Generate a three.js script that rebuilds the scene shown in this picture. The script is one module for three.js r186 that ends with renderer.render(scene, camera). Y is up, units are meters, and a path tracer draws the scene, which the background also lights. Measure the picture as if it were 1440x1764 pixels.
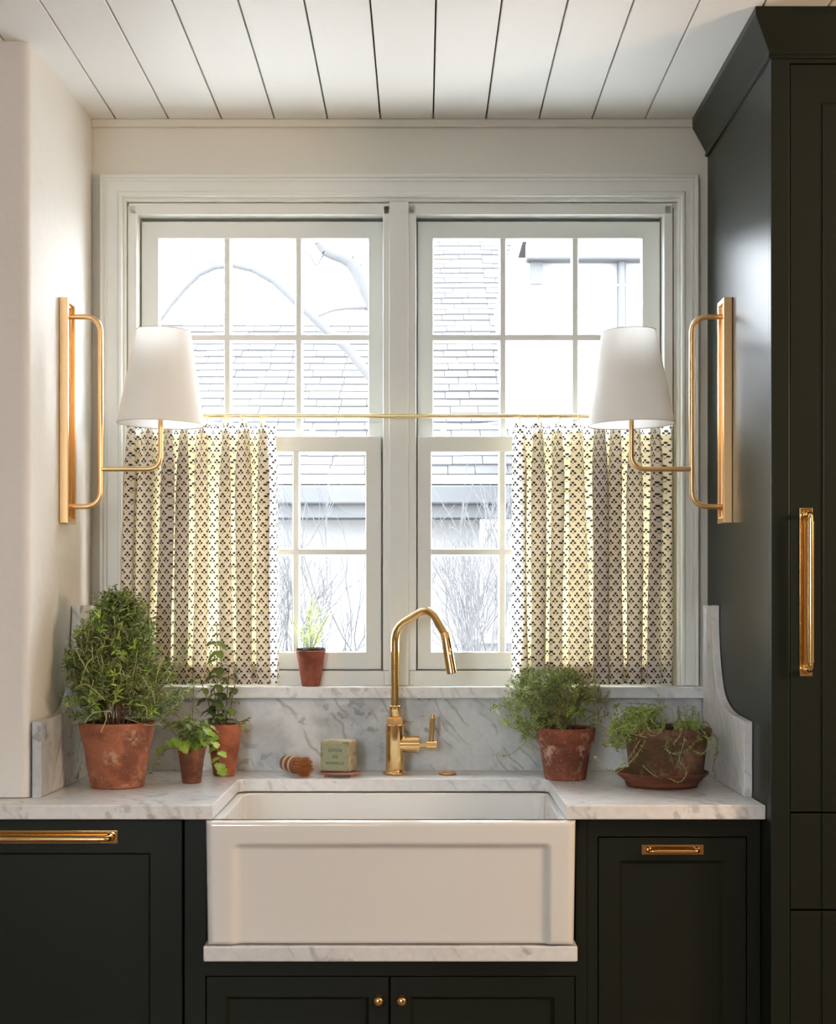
import * as THREE from 'three';
import { RoundedBoxGeometry } from 'three/addons/geometries/RoundedBoxGeometry.js';
import { mergeGeometries } from 'three/addons/utils/BufferGeometryUtils.js';

// ------------------------------------------------------------------ camera, sky, large lights, exposure
const scene = new THREE.Scene();
const EYE = [0, 1.34, 3.79], FOCAL = 2617;
const camera = new THREE.PerspectiveCamera(2 * Math.atan(882 / FOCAL) * 180 / Math.PI, 1440 / 1764, 0.05, 200);
camera.position.set(...EYE);
camera.lookAt(0, 1.34, 0);
camera.setViewOffset(1440, 1764, -7, -148, 1440, 1764);          // shift lens: verticals stay vertical
scene.background = new THREE.Color().setRGB(0.93, 1.0, 1.07);     // even overcast sky
scene.backgroundIntensity = 24;
const renderer = new THREE.WebGLRenderer({ antialias: true });
renderer.toneMapping = THREE.LinearToneMapping;
renderer.toneMappingExposure = 1.0;
renderer.shadowMap.enabled = true;
const UNSEEN_LAMPS = [                                                 // warm globe lamps out of view, placed for their light, [x, y, z, candela, colour]
  [2.35, 1.78, 1.9, 9.2, [1.0, 0.72, 0.46]],
  [-0.35, 2.0, 4.75, 2.0, [1.0, 0.82, 0.62]],
];

// ------------------------------------------------------------------ helpers
function rng(seed) { let a = seed >>> 0; return () => { a = (a + 0x6D2B79F5) >>> 0; let t = Math.imul(a ^ (a >>> 15), 1 | a); t = (t + Math.imul(t ^ (t >>> 7), 61 | t)) ^ t; return ((t ^ (t >>> 14)) >>> 0) / 4294967296; }; }
const V = (x, y, z) => new THREE.Vector3(x, y, z);
const used = new Map();
function numbered(name) { const n = used.get(name) || 0; used.set(name, n + 1); return n ? `${name}_${String(n).padStart(3, '0')}` : name; }
function mesh(name, geo, mat, parent) {
  const m = new THREE.Mesh(geo, mat); m.name = name; m.castShadow = m.receiveShadow = true;
  (parent || scene).add(m); return m;
}
function thing(name, label, category, pos = [0, 0, 0], group) {
  const g = new THREE.Group(); g.name = numbered(name); g.position.set(...pos);
  g.userData = { label, category }; if (group) g.userData.group = group;
  scene.add(g); return g;
}
function struct(name, geo, mat) { const m = geo ? mesh(name, geo, mat) : new THREE.Group(); m.name = name; m.userData.kind = 'structure'; scene.add(m); return m; }
function stuff(m) { m.userData.kind = 'stuff'; return m; }
// texture coordinates in metres from the face each vertex lies on
function boxUV(geo, k = 1, ox = 0, oy = 0) {
  const g = geo.index ? geo.toNonIndexed() : geo; const p = g.attributes.position, n = g.attributes.normal, uv = new Float32Array(p.count * 2);
  for (let i = 0; i < p.count; i += 3) {
    const a = V().fromBufferAttribute(p, i), b = V().fromBufferAttribute(p, i + 1), c = V().fromBufferAttribute(p, i + 2);
    const f = b.clone().sub(a).cross(c.clone().sub(a)); const X = Math.abs(f.x), Y = Math.abs(f.y), Z = Math.abs(f.z);
    for (let j = 0; j < 3; j++) {
      const q = [a, b, c][j]; let u, v;
      if (Z >= X && Z >= Y) { u = q.x; v = q.y; } else if (Y >= X) { u = q.x; v = -q.z + 0.37; } else { u = q.z + 0.61; v = q.y; }
      uv[(i + j) * 2] = u * k + ox; uv[(i + j) * 2 + 1] = v * k + oy;
    }
  }
  g.setAttribute('uv', new THREE.BufferAttribute(uv, 2)); return g;
}
// box from corner to corner, edges rounded by r
function bx(x0, x1, y0, y1, z0, z1, r = 0) {
  const w = x1 - x0, h = y1 - y0, d = z1 - z0;
  const g = r > 0 ? new RoundedBoxGeometry(w, h, d, 2, Math.min(r, w / 2.01, h / 2.01, d / 2.01)) : new THREE.BoxGeometry(w, h, d);
  g.translate((x0 + x1) / 2, (y0 + y1) / 2, (z0 + z1) / 2); return boxUV(g);
}
function merge(list) {
  return mergeGeometries(list.map((g) => { const q = g.index ? g.toNonIndexed() : g; for (const k of Object.keys(q.attributes)) if (!['position', 'normal', 'uv'].includes(k)) q.deleteAttribute(k); return q; }));
}
function poly(pts, holes = []) {
  const s = new THREE.Shape(pts.map((p) => new THREE.Vector2(...p)));
  for (const h of holes) s.holes.push(new THREE.Path(h.map((p) => new THREE.Vector2(...p)))); return s;
}
function extrude(shape, depth, bevel = 0, seg = 2) {
  return new THREE.ExtrudeGeometry(shape, { depth: depth - 2 * bevel, bevelEnabled: bevel > 0, bevelSize: bevel, bevelThickness: bevel, bevelOffset: -bevel, bevelSegments: seg, curveSegments: 12 }).translate(0, 0, bevel);
}
const rect = (x0, x1, y0, y1) => [[x0, y0], [x1, y0], [x1, y1], [x0, y1]];
const hole = (x0, x1, y0, y1) => [[x0, y0], [x0, y1], [x1, y1], [x1, y0]];
function lathe(pts, seg = 48) { return new THREE.LatheGeometry(pts.map((p) => new THREE.Vector2(...p)), seg); }
// polyline with rounded corners
function bendPath(pts, radii) {
  const path = new THREE.CurvePath(); let last = V(...pts[0]);
  for (let i = 1; i < pts.length - 1; i++) {
    const c = V(...pts[i]), a = V(...pts[i - 1]), b = V(...pts[i + 1]); const r = Array.isArray(radii) ? radii[i - 1] : radii;
    const p = c.clone().addScaledVector(a.sub(c).normalize(), r), q = c.clone().addScaledVector(b.sub(c).normalize(), r);
    path.add(new THREE.LineCurve3(last, p)); path.add(new THREE.QuadraticBezierCurve3(p, p.clone().lerp(c, 1), q)); last = q;
  }
  path.add(new THREE.LineCurve3(last, V(...pts.at(-1)))); return path;
}
function tube(pts, radii, r, seg = 64, rad = 14) { return new THREE.TubeGeometry(bendPath(pts, radii), seg, r, rad, false); }
function smoothTube(pts, r, seg = 24, rad = 6) { return new THREE.TubeGeometry(new THREE.CatmullRomCurve3(pts.map((p) => (p.isVector3 ? p : V(...p)))), seg, r, rad, false); }
// cylinder between two points
function rod(a, b, r0, r1 = r0, seg = 24) {
  const A = V(...a), B = V(...b), d = B.clone().sub(A); const g = new THREE.CylinderGeometry(r1, r0, d.length(), seg);
  g.applyQuaternion(new THREE.Quaternion().setFromUnitVectors(V(0, 1, 0), d.clone().normalize())); g.translate((A.x + B.x) / 2, (A.y + B.y) / 2, (A.z + B.z) / 2); return g;
}

// ------------------------------------------------------------------ procedural textures
function noiser(seed) {
  const N = 256, r = rng(seed), t = new Float32Array(N * N); for (let i = 0; i < N * N; i++) t[i] = r();
  const at = (x, y, p) => t[(((y % p) + p) % p) * N + (((x % p) + p) % p)];
  const one = (x, y, p) => { const i = Math.floor(x), j = Math.floor(y); let f = x - i, g = y - j; f = f * f * (3 - 2 * f); g = g * g * (3 - 2 * g);
    return (at(i, j, p) * (1 - f) + at(i + 1, j, p) * f) * (1 - g) + (at(i, j + 1, p) * (1 - f) + at(i + 1, j + 1, p) * f) * g; };
  return (u, v, p, oct = 4) => { let s = 0, a = 0.5, k = p, n = 0; for (let o = 0; o < oct; o++) { s += a * one(u * k + o * 17, v * k + o * 31, k); n += a; a *= 0.5; k *= 2; if (k > 256) break; } return s / n; };
}
function dataTex(size, fn, srgb, repeat = 1) {
  const d = new Uint8Array(size * size * 4);
  for (let j = 0; j < size; j++) for (let i = 0; i < size; i++) { const c = fn(i / size, j / size), k = (j * size + i) * 4; d[k] = Math.max(0, Math.min(255, c[0] * 255)); d[k + 1] = Math.max(0, Math.min(255, c[1] * 255)); d[k + 2] = Math.max(0, Math.min(255, c[2] * 255)); d[k + 3] = 255; }
  const t = new THREE.DataTexture(d, size, size); t.wrapS = t.wrapT = THREE.RepeatWrapping; t.magFilter = THREE.LinearFilter; t.minFilter = THREE.LinearMipmapLinearFilter; t.generateMipmaps = true;
  if (srgb) t.colorSpace = THREE.SRGBColorSpace; t.repeat.set(repeat, repeat); t.needsUpdate = true; return t;
}
const mix = (a, b, t) => [a[0] + (b[0] - a[0]) * t, a[1] + (b[1] - a[1]) * t, a[2] + (b[2] - a[2]) * t];
const sat = (x) => Math.max(0, Math.min(1, x));
const sm = (a, b, x) => { const t = sat((x - a) / (b - a)); return t * t * (3 - 2 * t); };

const nA = noiser(11), nB = noiser(23), nC = noiser(37);
function marbleTex(base, vein, cloud, shift, cloudAmt, veinAmt) {
  return dataTex(1024, (u, v) => {
    const w1 = nA(u + shift, v, 4, 6), w2 = nB(u, v + shift, 4, 6);
    const U = u + 0.10 * (w1 - 0.5), W = v + 0.10 * (w2 - 0.5);
    const cl = 0.6 * nC(U + W, W - U, 4, 6) + 0.4 * nA(U, W + shift, 18, 5);
    let c = mix(base, cloud, sm(0.40, 0.68, cl) * cloudAmt);
    // short diagonal streaks, fine and broken
    const d = U * 9 + W * 7 + 1.1 * nB(u, v, 6, 6), r1 = 1 - Math.abs((((d % 1) + 1) % 1) * 2 - 1);
    const v1 = sm(0.84, 1.0, r1) * sm(0.50, 0.68, nA(u + 0.2, v, 12, 5));
    const e = U * 23 + W * 17 + 1.6 * nC(u, v, 10, 6), r2 = 1 - Math.abs((((e % 1) + 1) % 1) * 2 - 1);
    const v2 = sm(0.72, 1.0, r2) * sm(0.52, 0.70, nC(u, v + 0.4, 16, 5));
    const sp = sm(0.60, 0.74, nB(u, v, 56, 4)) * sm(0.50, 0.66, nA(u, v + 0.6, 11, 4));
    c = mix(c, vein, sat(v1 * 0.42 + v2 * 0.38 + sp * 0.45) * veinAmt);
    const g = 0.97 + 0.06 * nC(u, v, 128, 2); return [c[0] * g, c[1] * g, c[2] * g];
  }, true);
}
const texMarble = marbleTex([0.895, 0.90, 0.905], [0.56, 0.57, 0.59], [0.83, 0.84, 0.85], 0, 0.8, 0.75);
const texMarbleGrey = marbleTex([0.835, 0.85, 0.86], [0.42, 0.435, 0.45], [0.70, 0.72, 0.735], 0.37, 1.0, 0.95);
const texPlaster = dataTex(512, (u, v) => { const h = 0.6 * nA(u, v, 6, 4) + 0.4 * nB(u, v, 40, 3); return [h, h, h]; }, false);
const texGrain = dataTex(512, (u, v) => { const h = 0.5 * nC(u, v, 64, 3) + 0.5 * nA(u * 1, v, 16, 3); return [h, h, h]; }, false);
// terracotta: fired clay with lime bloom, dark damp marks and scuffs
function clayTex(seed, base, bloom, damp, bloomAmt, dampAmt, size = 512) {
  const n1 = noiser(seed), n2 = noiser(seed + 5);
  return dataTex(size, (u, v) => {
    let c = mix(base, [base[0] * 0.78, base[1] * 0.72, base[2] * 0.68], sm(0.35, 0.75, n1(u, v, 6, 5)));
    c = mix(c, [base[0] * 1.12, base[1] * 1.15, base[2] * 1.15], sm(0.55, 0.8, n2(u, v, 9, 4)) * 0.6);
    c = mix(c, damp, sm(0.5, 0.72, n2(u + 0.3, v, 4, 5)) * dampAmt);
    const b = sm(0.44, 0.70, n1(u, v + 0.4, 5, 6)) * sm(0.34, 0.70, n2(u, v, 34, 4)); c = mix(c, bloom, b * bloomAmt);
    const s = sm(0.68, 0.8, n1(u, v, 60, 2)); c = mix(c, bloom, s * 0.35 * bloomAmt);
    return c;
  }, true);
}
// curtain cloth: three dots and a fainter stem, staggered; tile 0.0448 x 0.057 m
const TILE = [0.0448, 0.057];
const texCloth = (() => {
  const W = 512, H = 651, d = new Uint8Array(W * H * 4), r = rng(5);
  const dots = [];
  for (let i = 0; i < 2; i++) for (let j = 0; j < 2; j++) for (const [ox, oy] of [[0, 0], [0.0112, 0.01425]]) {
    const cx = i * 0.0224 + ox + 0.0056, cy = j * 0.0285 + oy + 0.0071;
    dots.push([cx, cy + 0.0044, 0.0031, 0.97], [cx - 0.0042, cy - 0.0008, 0.0028, 0.97], [cx + 0.0042, cy - 0.0008, 0.0028, 0.97], [cx + 0.0003, cy - 0.0052, 0.0019, 0.42]);
  }
  for (let y = 0; y < H; y++) for (let x = 0; x < W; x++) {
    const px = x / W * TILE[0], py = y / H * TILE[1]; let k = 0;
    for (const [a, b, q, s] of dots) { let dx = Math.abs(px - a), dy = Math.abs(py - b); dx = Math.min(dx, TILE[0] - dx); dy = Math.min(dy, TILE[1] - dy); const e = Math.hypot(dx, dy); k = Math.max(k, s * (1 - sm(q * 0.75, q * 1.1, e))); }
    const wv = 0.97 + 0.03 * ((x % 6 < 3) !== (y % 6 < 3) ? 1 : -1) * 0.6 + (r() - 0.5) * 0.03;
    const c = mix([0.955, 0.935, 0.90], [0.17, 0.172, 0.195], k), o = (y * W + x) * 4; d[o] = c[0] * 255 * wv; d[o + 1] = c[1] * 255 * wv; d[o + 2] = c[2] * 255 * wv; d[o + 3] = 255;
  }
  const t = new THREE.DataTexture(d, W, H); t.wrapS = t.wrapT = THREE.RepeatWrapping; t.magFilter = THREE.LinearFilter; t.colorSpace = THREE.SRGBColorSpace; t.repeat.set(1 / TILE[0], 1 / TILE[1]); t.needsUpdate = true; return t;
})();

// ------------------------------------------------------------------ materials
const std = (color, roughness, extra = {}) => { const m = new THREE.MeshStandardMaterial({ roughness, ...extra }); m.color.setRGB(...color); return m; };
const phys = (color, roughness, extra = {}) => { const m = new THREE.MeshPhysicalMaterial({ roughness, ...extra }); m.color.setRGB(...color); return m; };
const M = {
  plaster: std([0.72, 0.71, 0.685], 0.85, { bumpMap: texPlaster, bumpScale: 0.0025 }),
  header: std([0.70, 0.685, 0.615], 0.75, { bumpMap: texPlaster, bumpScale: 0.0008 }),
  trim: std([0.73, 0.75, 0.72], 0.42),
  sash: std([0.71, 0.73, 0.70], 0.45),
  ceiling: std([0.84, 0.84, 0.825], 0.5),
  roomWall: std([0.36, 0.325, 0.285], 0.85),
  floor: std([0.22, 0.15, 0.09], 0.45),
  cabinet: phys([0.0110, 0.0145, 0.0103], 0.38, { specularIntensity: 0.42, bumpMap: texGrain, bumpScale: 0.00004 }),
  gap: std([0.006, 0.006, 0.006], 0.9),
  marble: phys([1, 1, 1], 0.22, { map: texMarble }),
  marbleGrey: phys([1, 1, 1], 0.26, { map: texMarbleGrey }),
  porcelain: phys([0.765, 0.765, 0.755], 0.16, { clearcoat: 0.6, clearcoatRoughness: 0.06 }),
  brass: phys([0.83, 0.57, 0.27], 0.13, { metalness: 1 }),
  brassSatin: phys([0.76, 0.52, 0.27], 0.34, { metalness: 1 }),
  brassPale: phys([0.80, 0.66, 0.36], 0.3, { metalness: 1 }),
  brassRough: phys([0.74, 0.47, 0.21], 0.45, { metalness: 1 }),
  aerator: std([0.32, 0.32, 0.32], 0.4, { metalness: 0.7 }),
  shade: phys([0.86, 0.84, 0.81], 0.95, { transmission: 0.42, thickness: 0, side: THREE.DoubleSide }),
  shadeRim: std([0.72, 0.71, 0.69], 0.8),
  bulb: phys([0.9, 0.9, 0.88], 0.5, { transmission: 0.4, thickness: 0 }),
  glass: phys([1, 1, 1], 0.0, { transmission: 1, thickness: 0, ior: 1.45, specularIntensity: 1 }),
  cloth: phys([1, 1, 1], 0.95, { map: texCloth, transmission: 0.40, thickness: 0, side: THREE.DoubleSide }),
  lining: phys([0.95, 0.845, 0.55], 0.95, { transmission: 0.74, thickness: 0, side: THREE.DoubleSide }),
  hem: phys([0.80, 0.70, 0.50], 0.95, { transmission: 0.25, thickness: 0, side: THREE.DoubleSide }),
  soil: std([0.020, 0.014, 0.010], 1.0),
  leaf: phys([1, 1, 1], 0.62, { vertexColors: true, transmission: 0.36, thickness: 0, side: THREE.DoubleSide }),
  stem: std([0.22, 0.25, 0.10], 0.8),
  stemPale: std([0.42, 0.46, 0.20], 0.8),
  stemRed: std([0.20, 0.10, 0.06], 0.8),
  bark: std([0.045, 0.045, 0.047], 0.95),
  twig: std([0.045, 0.045, 0.047], 0.95),
  shingle: [std([0.0375, 0.0375, 0.040], 0.9), std([0.0405, 0.0405, 0.043], 0.9), std([0.0345, 0.0345, 0.037], 0.9)],
  roofDeck: std([0.035, 0.035, 0.037], 0.9),
  stucco: std([0.20, 0.199, 0.198], 0.95),
  outWall: std([0.145, 0.144, 0.143], 0.95, { bumpMap: texPlaster, bumpScale: 0.01 }),
  outTrim: std([0.70, 0.70, 0.70], 0.6),
  gutter: std([0.030, 0.032, 0.036], 0.6),
  outGlass: std([0.20, 0.21, 0.22], 0.15),
  ground: std([0.34, 0.34, 0.335], 0.95),
  wire: std([0.12, 0.12, 0.12], 0.7),
};
const clay = (seed, base, bloom, damp, ba, da, bump = 0.0012) => { const t = clayTex(seed, base, bloom, damp, ba, da); return std([1, 1, 1], 0.9, { map: t, bumpMap: texGrain, bumpScale: bump }); };

// ------------------------------------------------------------------ room shell
const CEIL = 2.532;
struct('floor', bx(-2.9, 3.7, -0.12, 0, -0.2, 5.8), M.floor);
{
  // back wall around the window opening
  const wall = extrude(poly(rect(-2.9, 3.7, 0, 2.75), [hole(-0.735, 0.628, 1.092, 2.312)]), 0.2).translate(0, 0, -0.2);
  struct('wall_back', boxUV(wall), M.header);
  // plastered alcove wall at left, slightly out of square, a rounded outer corner
  const s = new THREE.Shape(); s.moveTo(-2.9, -0.001); s.lineTo(-0.8225, -0.001); s.lineTo(-0.8412, -0.517);
  s.quadraticCurveTo(-0.842, -0.535, -0.860, -0.535); s.lineTo(-2.9, -0.535); s.closePath();
  const g = new THREE.ExtrudeGeometry(s, { depth: CEIL + 0.01 - 0.9125, bevelEnabled: false, curveSegments: 10 }); g.rotateX(-Math.PI / 2); g.scale(1, 1, 1); g.translate(0, 0.9125, 0);
  // shape y (negative) becomes world z after the turn
  struct('wall_left', boxUV(g), M.plaster);
  struct('wall_left_room', bx(-3.1, -2.9, 0, 2.75, -0.2, 6.0), M.roomWall);
  // right wall closed, unseen opening behind the camera, placed to light the front faces
  struct('wall_right', bx(3.7, 3.9, 0, 2.75, -0.2, 6.0), M.roomWall);
  struct('wall_front', boxUV(extrude(poly(rect(-2.9, 3.7, 0, 2.75), [hole(-1.80, -0.92, 1.25, 2.40)]), 0.2).translate(0, 0, 5.8)), M.roomWall);
}
{
  const ceil = struct('ceiling');
  mesh('ceiling_slab', bx(-3.1, 3.9, CEIL + 0.018, 2.75, -0.2, 6.0), M.roofDeck, ceil);
  const shared = new Map();
  for (let k = -16; k <= 33; k++) {
    const x = -0.763 + 0.1318 * k; if (x > 3.7 || x + 0.1318 < -2.9) continue;
    const w = 0.1318 - 0.0036; let g = shared.get('b'); if (!g) { g = bx(0, w, 0, 0.018, 0.0, 5.8, 0.0016); shared.set('b', g); }
    const b = mesh('board', g, M.ceiling, ceil); b.position.set(x + 0.0018, CEIL, 0);
  }
}
struct('trim_1', merge([bx(-0.824, 0.70, 2.512, CEIL, 0, 0.012, 0.003)]), M.header);
// window casing: flat board, bead, inner lip
{
  const b = merge([
    boxUV(extrude(poly([[-0.797, 1.122], [-0.752, 1.122], [-0.752, 2.346], [0.6515, 2.346], [0.6515, 1.122], [0.6845, 1.122], [0.6845, 2.389], [-0.797, 2.389]]), 0.026, 0.003)),
    boxUV(extrude(poly([[-0.753, 1.122], [-0.742, 1.122], [-0.742, 2.334], [0.6415, 2.334], [0.6415, 1.122], [0.6525, 1.122], [0.6525, 2.347], [-0.753, 2.347]]), 0.032, 0.004)),
    boxUV(extrude(poly([[-0.743, 1.122], [-0.7345, 1.122], [-0.7345, 2.3245], [0.6335, 2.3245], [0.6335, 1.122], [0.6425, 1.122], [0.6425, 2.335], [-0.743, 2.335]]), 0.02, 0.003)),
    boxUV(extrude(poly([[-0.7985, 1.122], [-0.789, 1.122], [-0.789, 2.3805], [0.6760, 2.3805], [0.6760, 1.122], [0.6855, 1.122], [0.6855, 2.390], [-0.7985, 2.390]]), 0.0295, 0.0025)),
    boxUV(extrude(poly([[-0.786, 1.122], [-0.780, 1.122], [-0.780, 2.3715], [0.6670, 2.3715], [0.6670, 1.122], [0.6730, 1.122], [0.6730, 2.3775], [-0.786, 2.3775]]), 0.0282, 0.0018)),
  ]);
  struct('trim_2', b, M.trim);
}
// mullion post between the two windows
struct('trim_3', merge([bx(-0.0815, -0.0335, 1.122, 2.3245, -0.12, 0.02, 0.002), bx(-0.0955, -0.0195, 1.122, 2.294, -0.036, 0.001, 0.002)]), M.trim);

// ------------------------------------------------------------------ the two sash windows
function sashGeo(x0, x1, y0, y1, gx0, gx1, gy0, gy1, z0, z1) {
  return boxUV(extrude(poly(rect(x0, x1, y0, y1), [hole(gx0, gx1, gy0, gy1)]), z1 - z0, 0.003).translate(0, 0, z0));
}
function muntinV(x, y0, y1, w, z0, z1) { const s = poly([[-w / 2, z0], [w / 2, z0], [w / 2, z0 + (z1 - z0) * 0.55], [w * 0.36, z1], [-w * 0.36, z1], [-w / 2, z0 + (z1 - z0) * 0.55]]); const g = new THREE.ExtrudeGeometry(s, { depth: y1 - y0, bevelEnabled: false }); g.rotateX(-Math.PI / 2); g.scale(1, 1, -1); g.index; flip(g); g.translate(x, y0, 0); return boxUV(g); }
function flip(g) { const p = g.index ? null : g.attributes.position; if (!p) return g; for (const a of Object.values(g.attributes)) for (let i = 0; i < a.count; i += 3) for (let k = 0; k < a.itemSize; k++) { const t = a.array[(i + 1) * a.itemSize + k]; a.array[(i + 1) * a.itemSize + k] = a.array[(i + 2) * a.itemSize + k]; a.array[(i + 2) * a.itemSize + k] = t; } g.computeVertexNormals(); return g; }
function muntinH(y, x0, x1, w, z0, z1) { const s = poly([[z0, -w / 2], [z0 + (z1 - z0) * 0.55, -w / 2], [z1, -w * 0.36], [z1, w * 0.36], [z0 + (z1 - z0) * 0.55, w / 2], [z0, w / 2]]); const g = new THREE.ExtrudeGeometry(s, { depth: x1 - x0, bevelEnabled: false }); g.rotateY(-Math.PI / 2); g.translate(x1, y, 0); g.scale(1, 1, 1); return boxUV(g); }
function windowUnit(name, X0, X1, up, low) {
  const w = struct(name);
  mesh('window_frame', merge([
    bx(X0 - 0.02, X0, 1.122, 2.312, -0.125, -0.0005), bx(X1, X1 + 0.02, 1.122, 2.312, -0.125, -0.0005), bx(X0 - 0.02, X1 + 0.02, 2.298, 2.318, -0.125, 0),
    bx(X0 - 0.02, X1 + 0.02, 1.095, 1.1585, -0.16, 0.0, 0.003),
    bx(X0, X0 + 0.022, 1.158, 2.298, -0.105, -0.0795), bx(X1 - 0.022, X1, 1.158, 2.298, -0.105, -0.0795), bx(X0, X1, 2.268, 2.298, -0.105, -0.0795),
    bx(X0, X0 + 0.026, 1.158, 1.704, -0.0795, -0.0395), bx(X1 - 0.026, X1, 1.158, 1.704, -0.0795, -0.0395), bx(X0, X1, 1.158, 1.182, -0.105, -0.0395),
  ]), M.trim, w);
  mesh('window_stop', merge([bx(X0 - 0.0225, X0 + 0.001, 1.1585, 2.318, 0.0, 0.009, 0.003), bx(X1 - 0.001, X1 + 0.0215, 1.1585, 2.318, 0.0, 0.009, 0.003), bx(X0 - 0.02, X1 + 0.02, 2.294, 2.3235, 0.0, 0.009, 0.003)]), M.trim, w);
  for (const [kind, s, z0, z1] of [['upper_sash', up, -0.078, -0.042], ['lower_sash', low, -0.038, -0.003]]) {
    const p = mesh(kind, sashGeo(s.x0, s.x1, s.y0, s.y1, s.g[0], s.g[1], s.g[2], s.g[3], z0, z1), M.sash, w);
    for (const m of s.v) mesh('muntin', muntinV(m, s.g[2] - 0.002, s.g[3] + 0.002, 0.0180, z0 + 0.004, z1 - 0.003), M.sash, p);
    mesh('muntin', muntinH(s.h, s.g[0] - 0.002, s.g[1] + 0.002, 0.0190, z0 + 0.0045, z1 - 0.0035), M.sash, p);
    const xs = [s.g[0], ...s.v, s.g[1]], ys = [s.g[2], s.h, s.g[3]];
    for (let i = 0; i < 3; i++) for (let j = 0; j < 2; j++) mesh('pane', bx(xs[i] + 0.0008, xs[i + 1] - 0.0008, ys[j] + 0.0008, ys[j + 1] - 0.0008, z0 + 0.010, z0 + 0.013), M.glass, p);
  }
  return w;
}
windowUnit('window_1', -0.711, -0.0965,
  { x0: -0.7085, x1: -0.0975, y0: 1.705, y1: 2.290, g: [-0.6645, -0.1352, 1.748, 2.2465], v: [-0.492, -0.3115], h: 1.9975 },
  { x0: -0.7075, x1: -0.1015, y0: 1.1615, y1: 1.744, g: [-0.6605, -0.1410, 1.2050, 1.7045], v: [-0.489, -0.3152], h: 1.455 });
windowUnit('window_2', -0.0155, 0.603,
  { x0: -0.0115, x1: 0.6005, y0: 1.705, y1: 2.290, g: [0.0279, 0.5554, 1.748, 2.2465], v: [0.2042, 0.3865], h: 1.9975 },
  { x0: -0.0115, x1: 0.5995, y0: 1.1615, y1: 1.744, g: [0.0235, 0.5440, 1.2050, 1.7045], v: [0.2005, 0.3740], h: 1.455 });

// ------------------------------------------------------------------ marble
{
  const sill = mesh('window_sill_slab', boxUV(bx(-0.832, 0.694, 1.0925, 1.1215, -0.0, 0.052, 0.003), 0.85), M.marble);
  sill.userData = { label: 'long white marble ledge below both windows, capping the splashback', category: 'window ledge' };
  const bs = mesh('backsplash', boxUV(bx(-0.82, 0.694, 0.9115, 1.0925, 0.0005, 0.02), 0.9), M.marbleGrey);
  bs.userData = { label: 'grey veined marble splashback slab between worktop and window ledge', category: 'splashback' };
  // worktop with a cut-out open at the front for the sink
  const s = new THREE.Shape(); const F = 0.645, B = 0.19, r = 0.03;
  s.moveTo(-1.9, 0.003); s.lineTo(0.7105, 0.003); s.lineTo(0.7105, F); s.lineTo(0.2985, F); s.lineTo(0.2985, B + r); s.quadraticCurveTo(0.2985, B, 0.2985 - r, B);
  s.lineTo(-0.4335 + r, B); s.quadraticCurveTo(-0.4335, B, -0.4335, B + r); s.lineTo(-0.4335, F); s.lineTo(-1.9, F); s.closePath();
  const g = extrude(s, 0.03, 0.0025); g.rotateX(Math.PI / 2); g.translate(0, 0.911, 0);
  const ct = mesh('worktop', boxUV(g, 0.85), M.marble);
  ct.userData = { label: 'white marble worktop with grey veins cut out around the sink', category: 'worktop' };
  // side splashes, profile in (depth, height)
  const prof = (zt, zf) => { const q = new THREE.Shape(); q.moveTo(0.0205, 0.9115); q.lineTo(zf, 0.9115); q.lineTo(zf, 1.074); q.lineTo(0.40, 1.078);
    q.bezierCurveTo(0.33, 1.08, zt + 0.085, 1.095, zt + 0.055, 1.135); q.bezierCurveTo(zt + 0.02, 1.18, zt, 1.24, zt, 1.322); q.lineTo(0.0365, 1.322); q.lineTo(0.0365, 1.0); q.lineTo(0.0205, 1.0); q.closePath(); return q; };
  const sl = extrude(prof(0.205, 0.532), 0.02, 0.002); sl.rotateY(-Math.PI / 2); // depth -> +z, thickness -> -x
  const L = mesh('side_splash', boxUV(sl, 0.9, 0.2, 0.1), M.marbleGrey); L.position.set(-0.8005, 0, 0); L.rotation.y = -0.029; L.position.x = -0.8015;
  L.userData = { label: 'curved marble side splash standing against the white plaster wall', category: 'side splash' };
  const sr = extrude(prof(0.155, 0.520), 0.0185, 0.002); sr.rotateY(-Math.PI / 2);
  const R = mesh('side_splash_001', boxUV(sr, 0.9, 0.5, 0.3), M.marble); R.position.set(0.7112, 0, 0);
  R.userData = { label: 'curved marble side splash standing against the dark green tall cupboard', category: 'side splash' };
  const lg = mesh('sink_ledge', boxUV(bx(-0.4525, 0.3216, 0.5877, 0.6205, 0.46, 0.652, 0.004), 0.85), M.marble);
  lg.userData = { label: 'narrow marble shelf strip directly under the farmhouse sink', category: 'ledge' };
}

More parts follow.
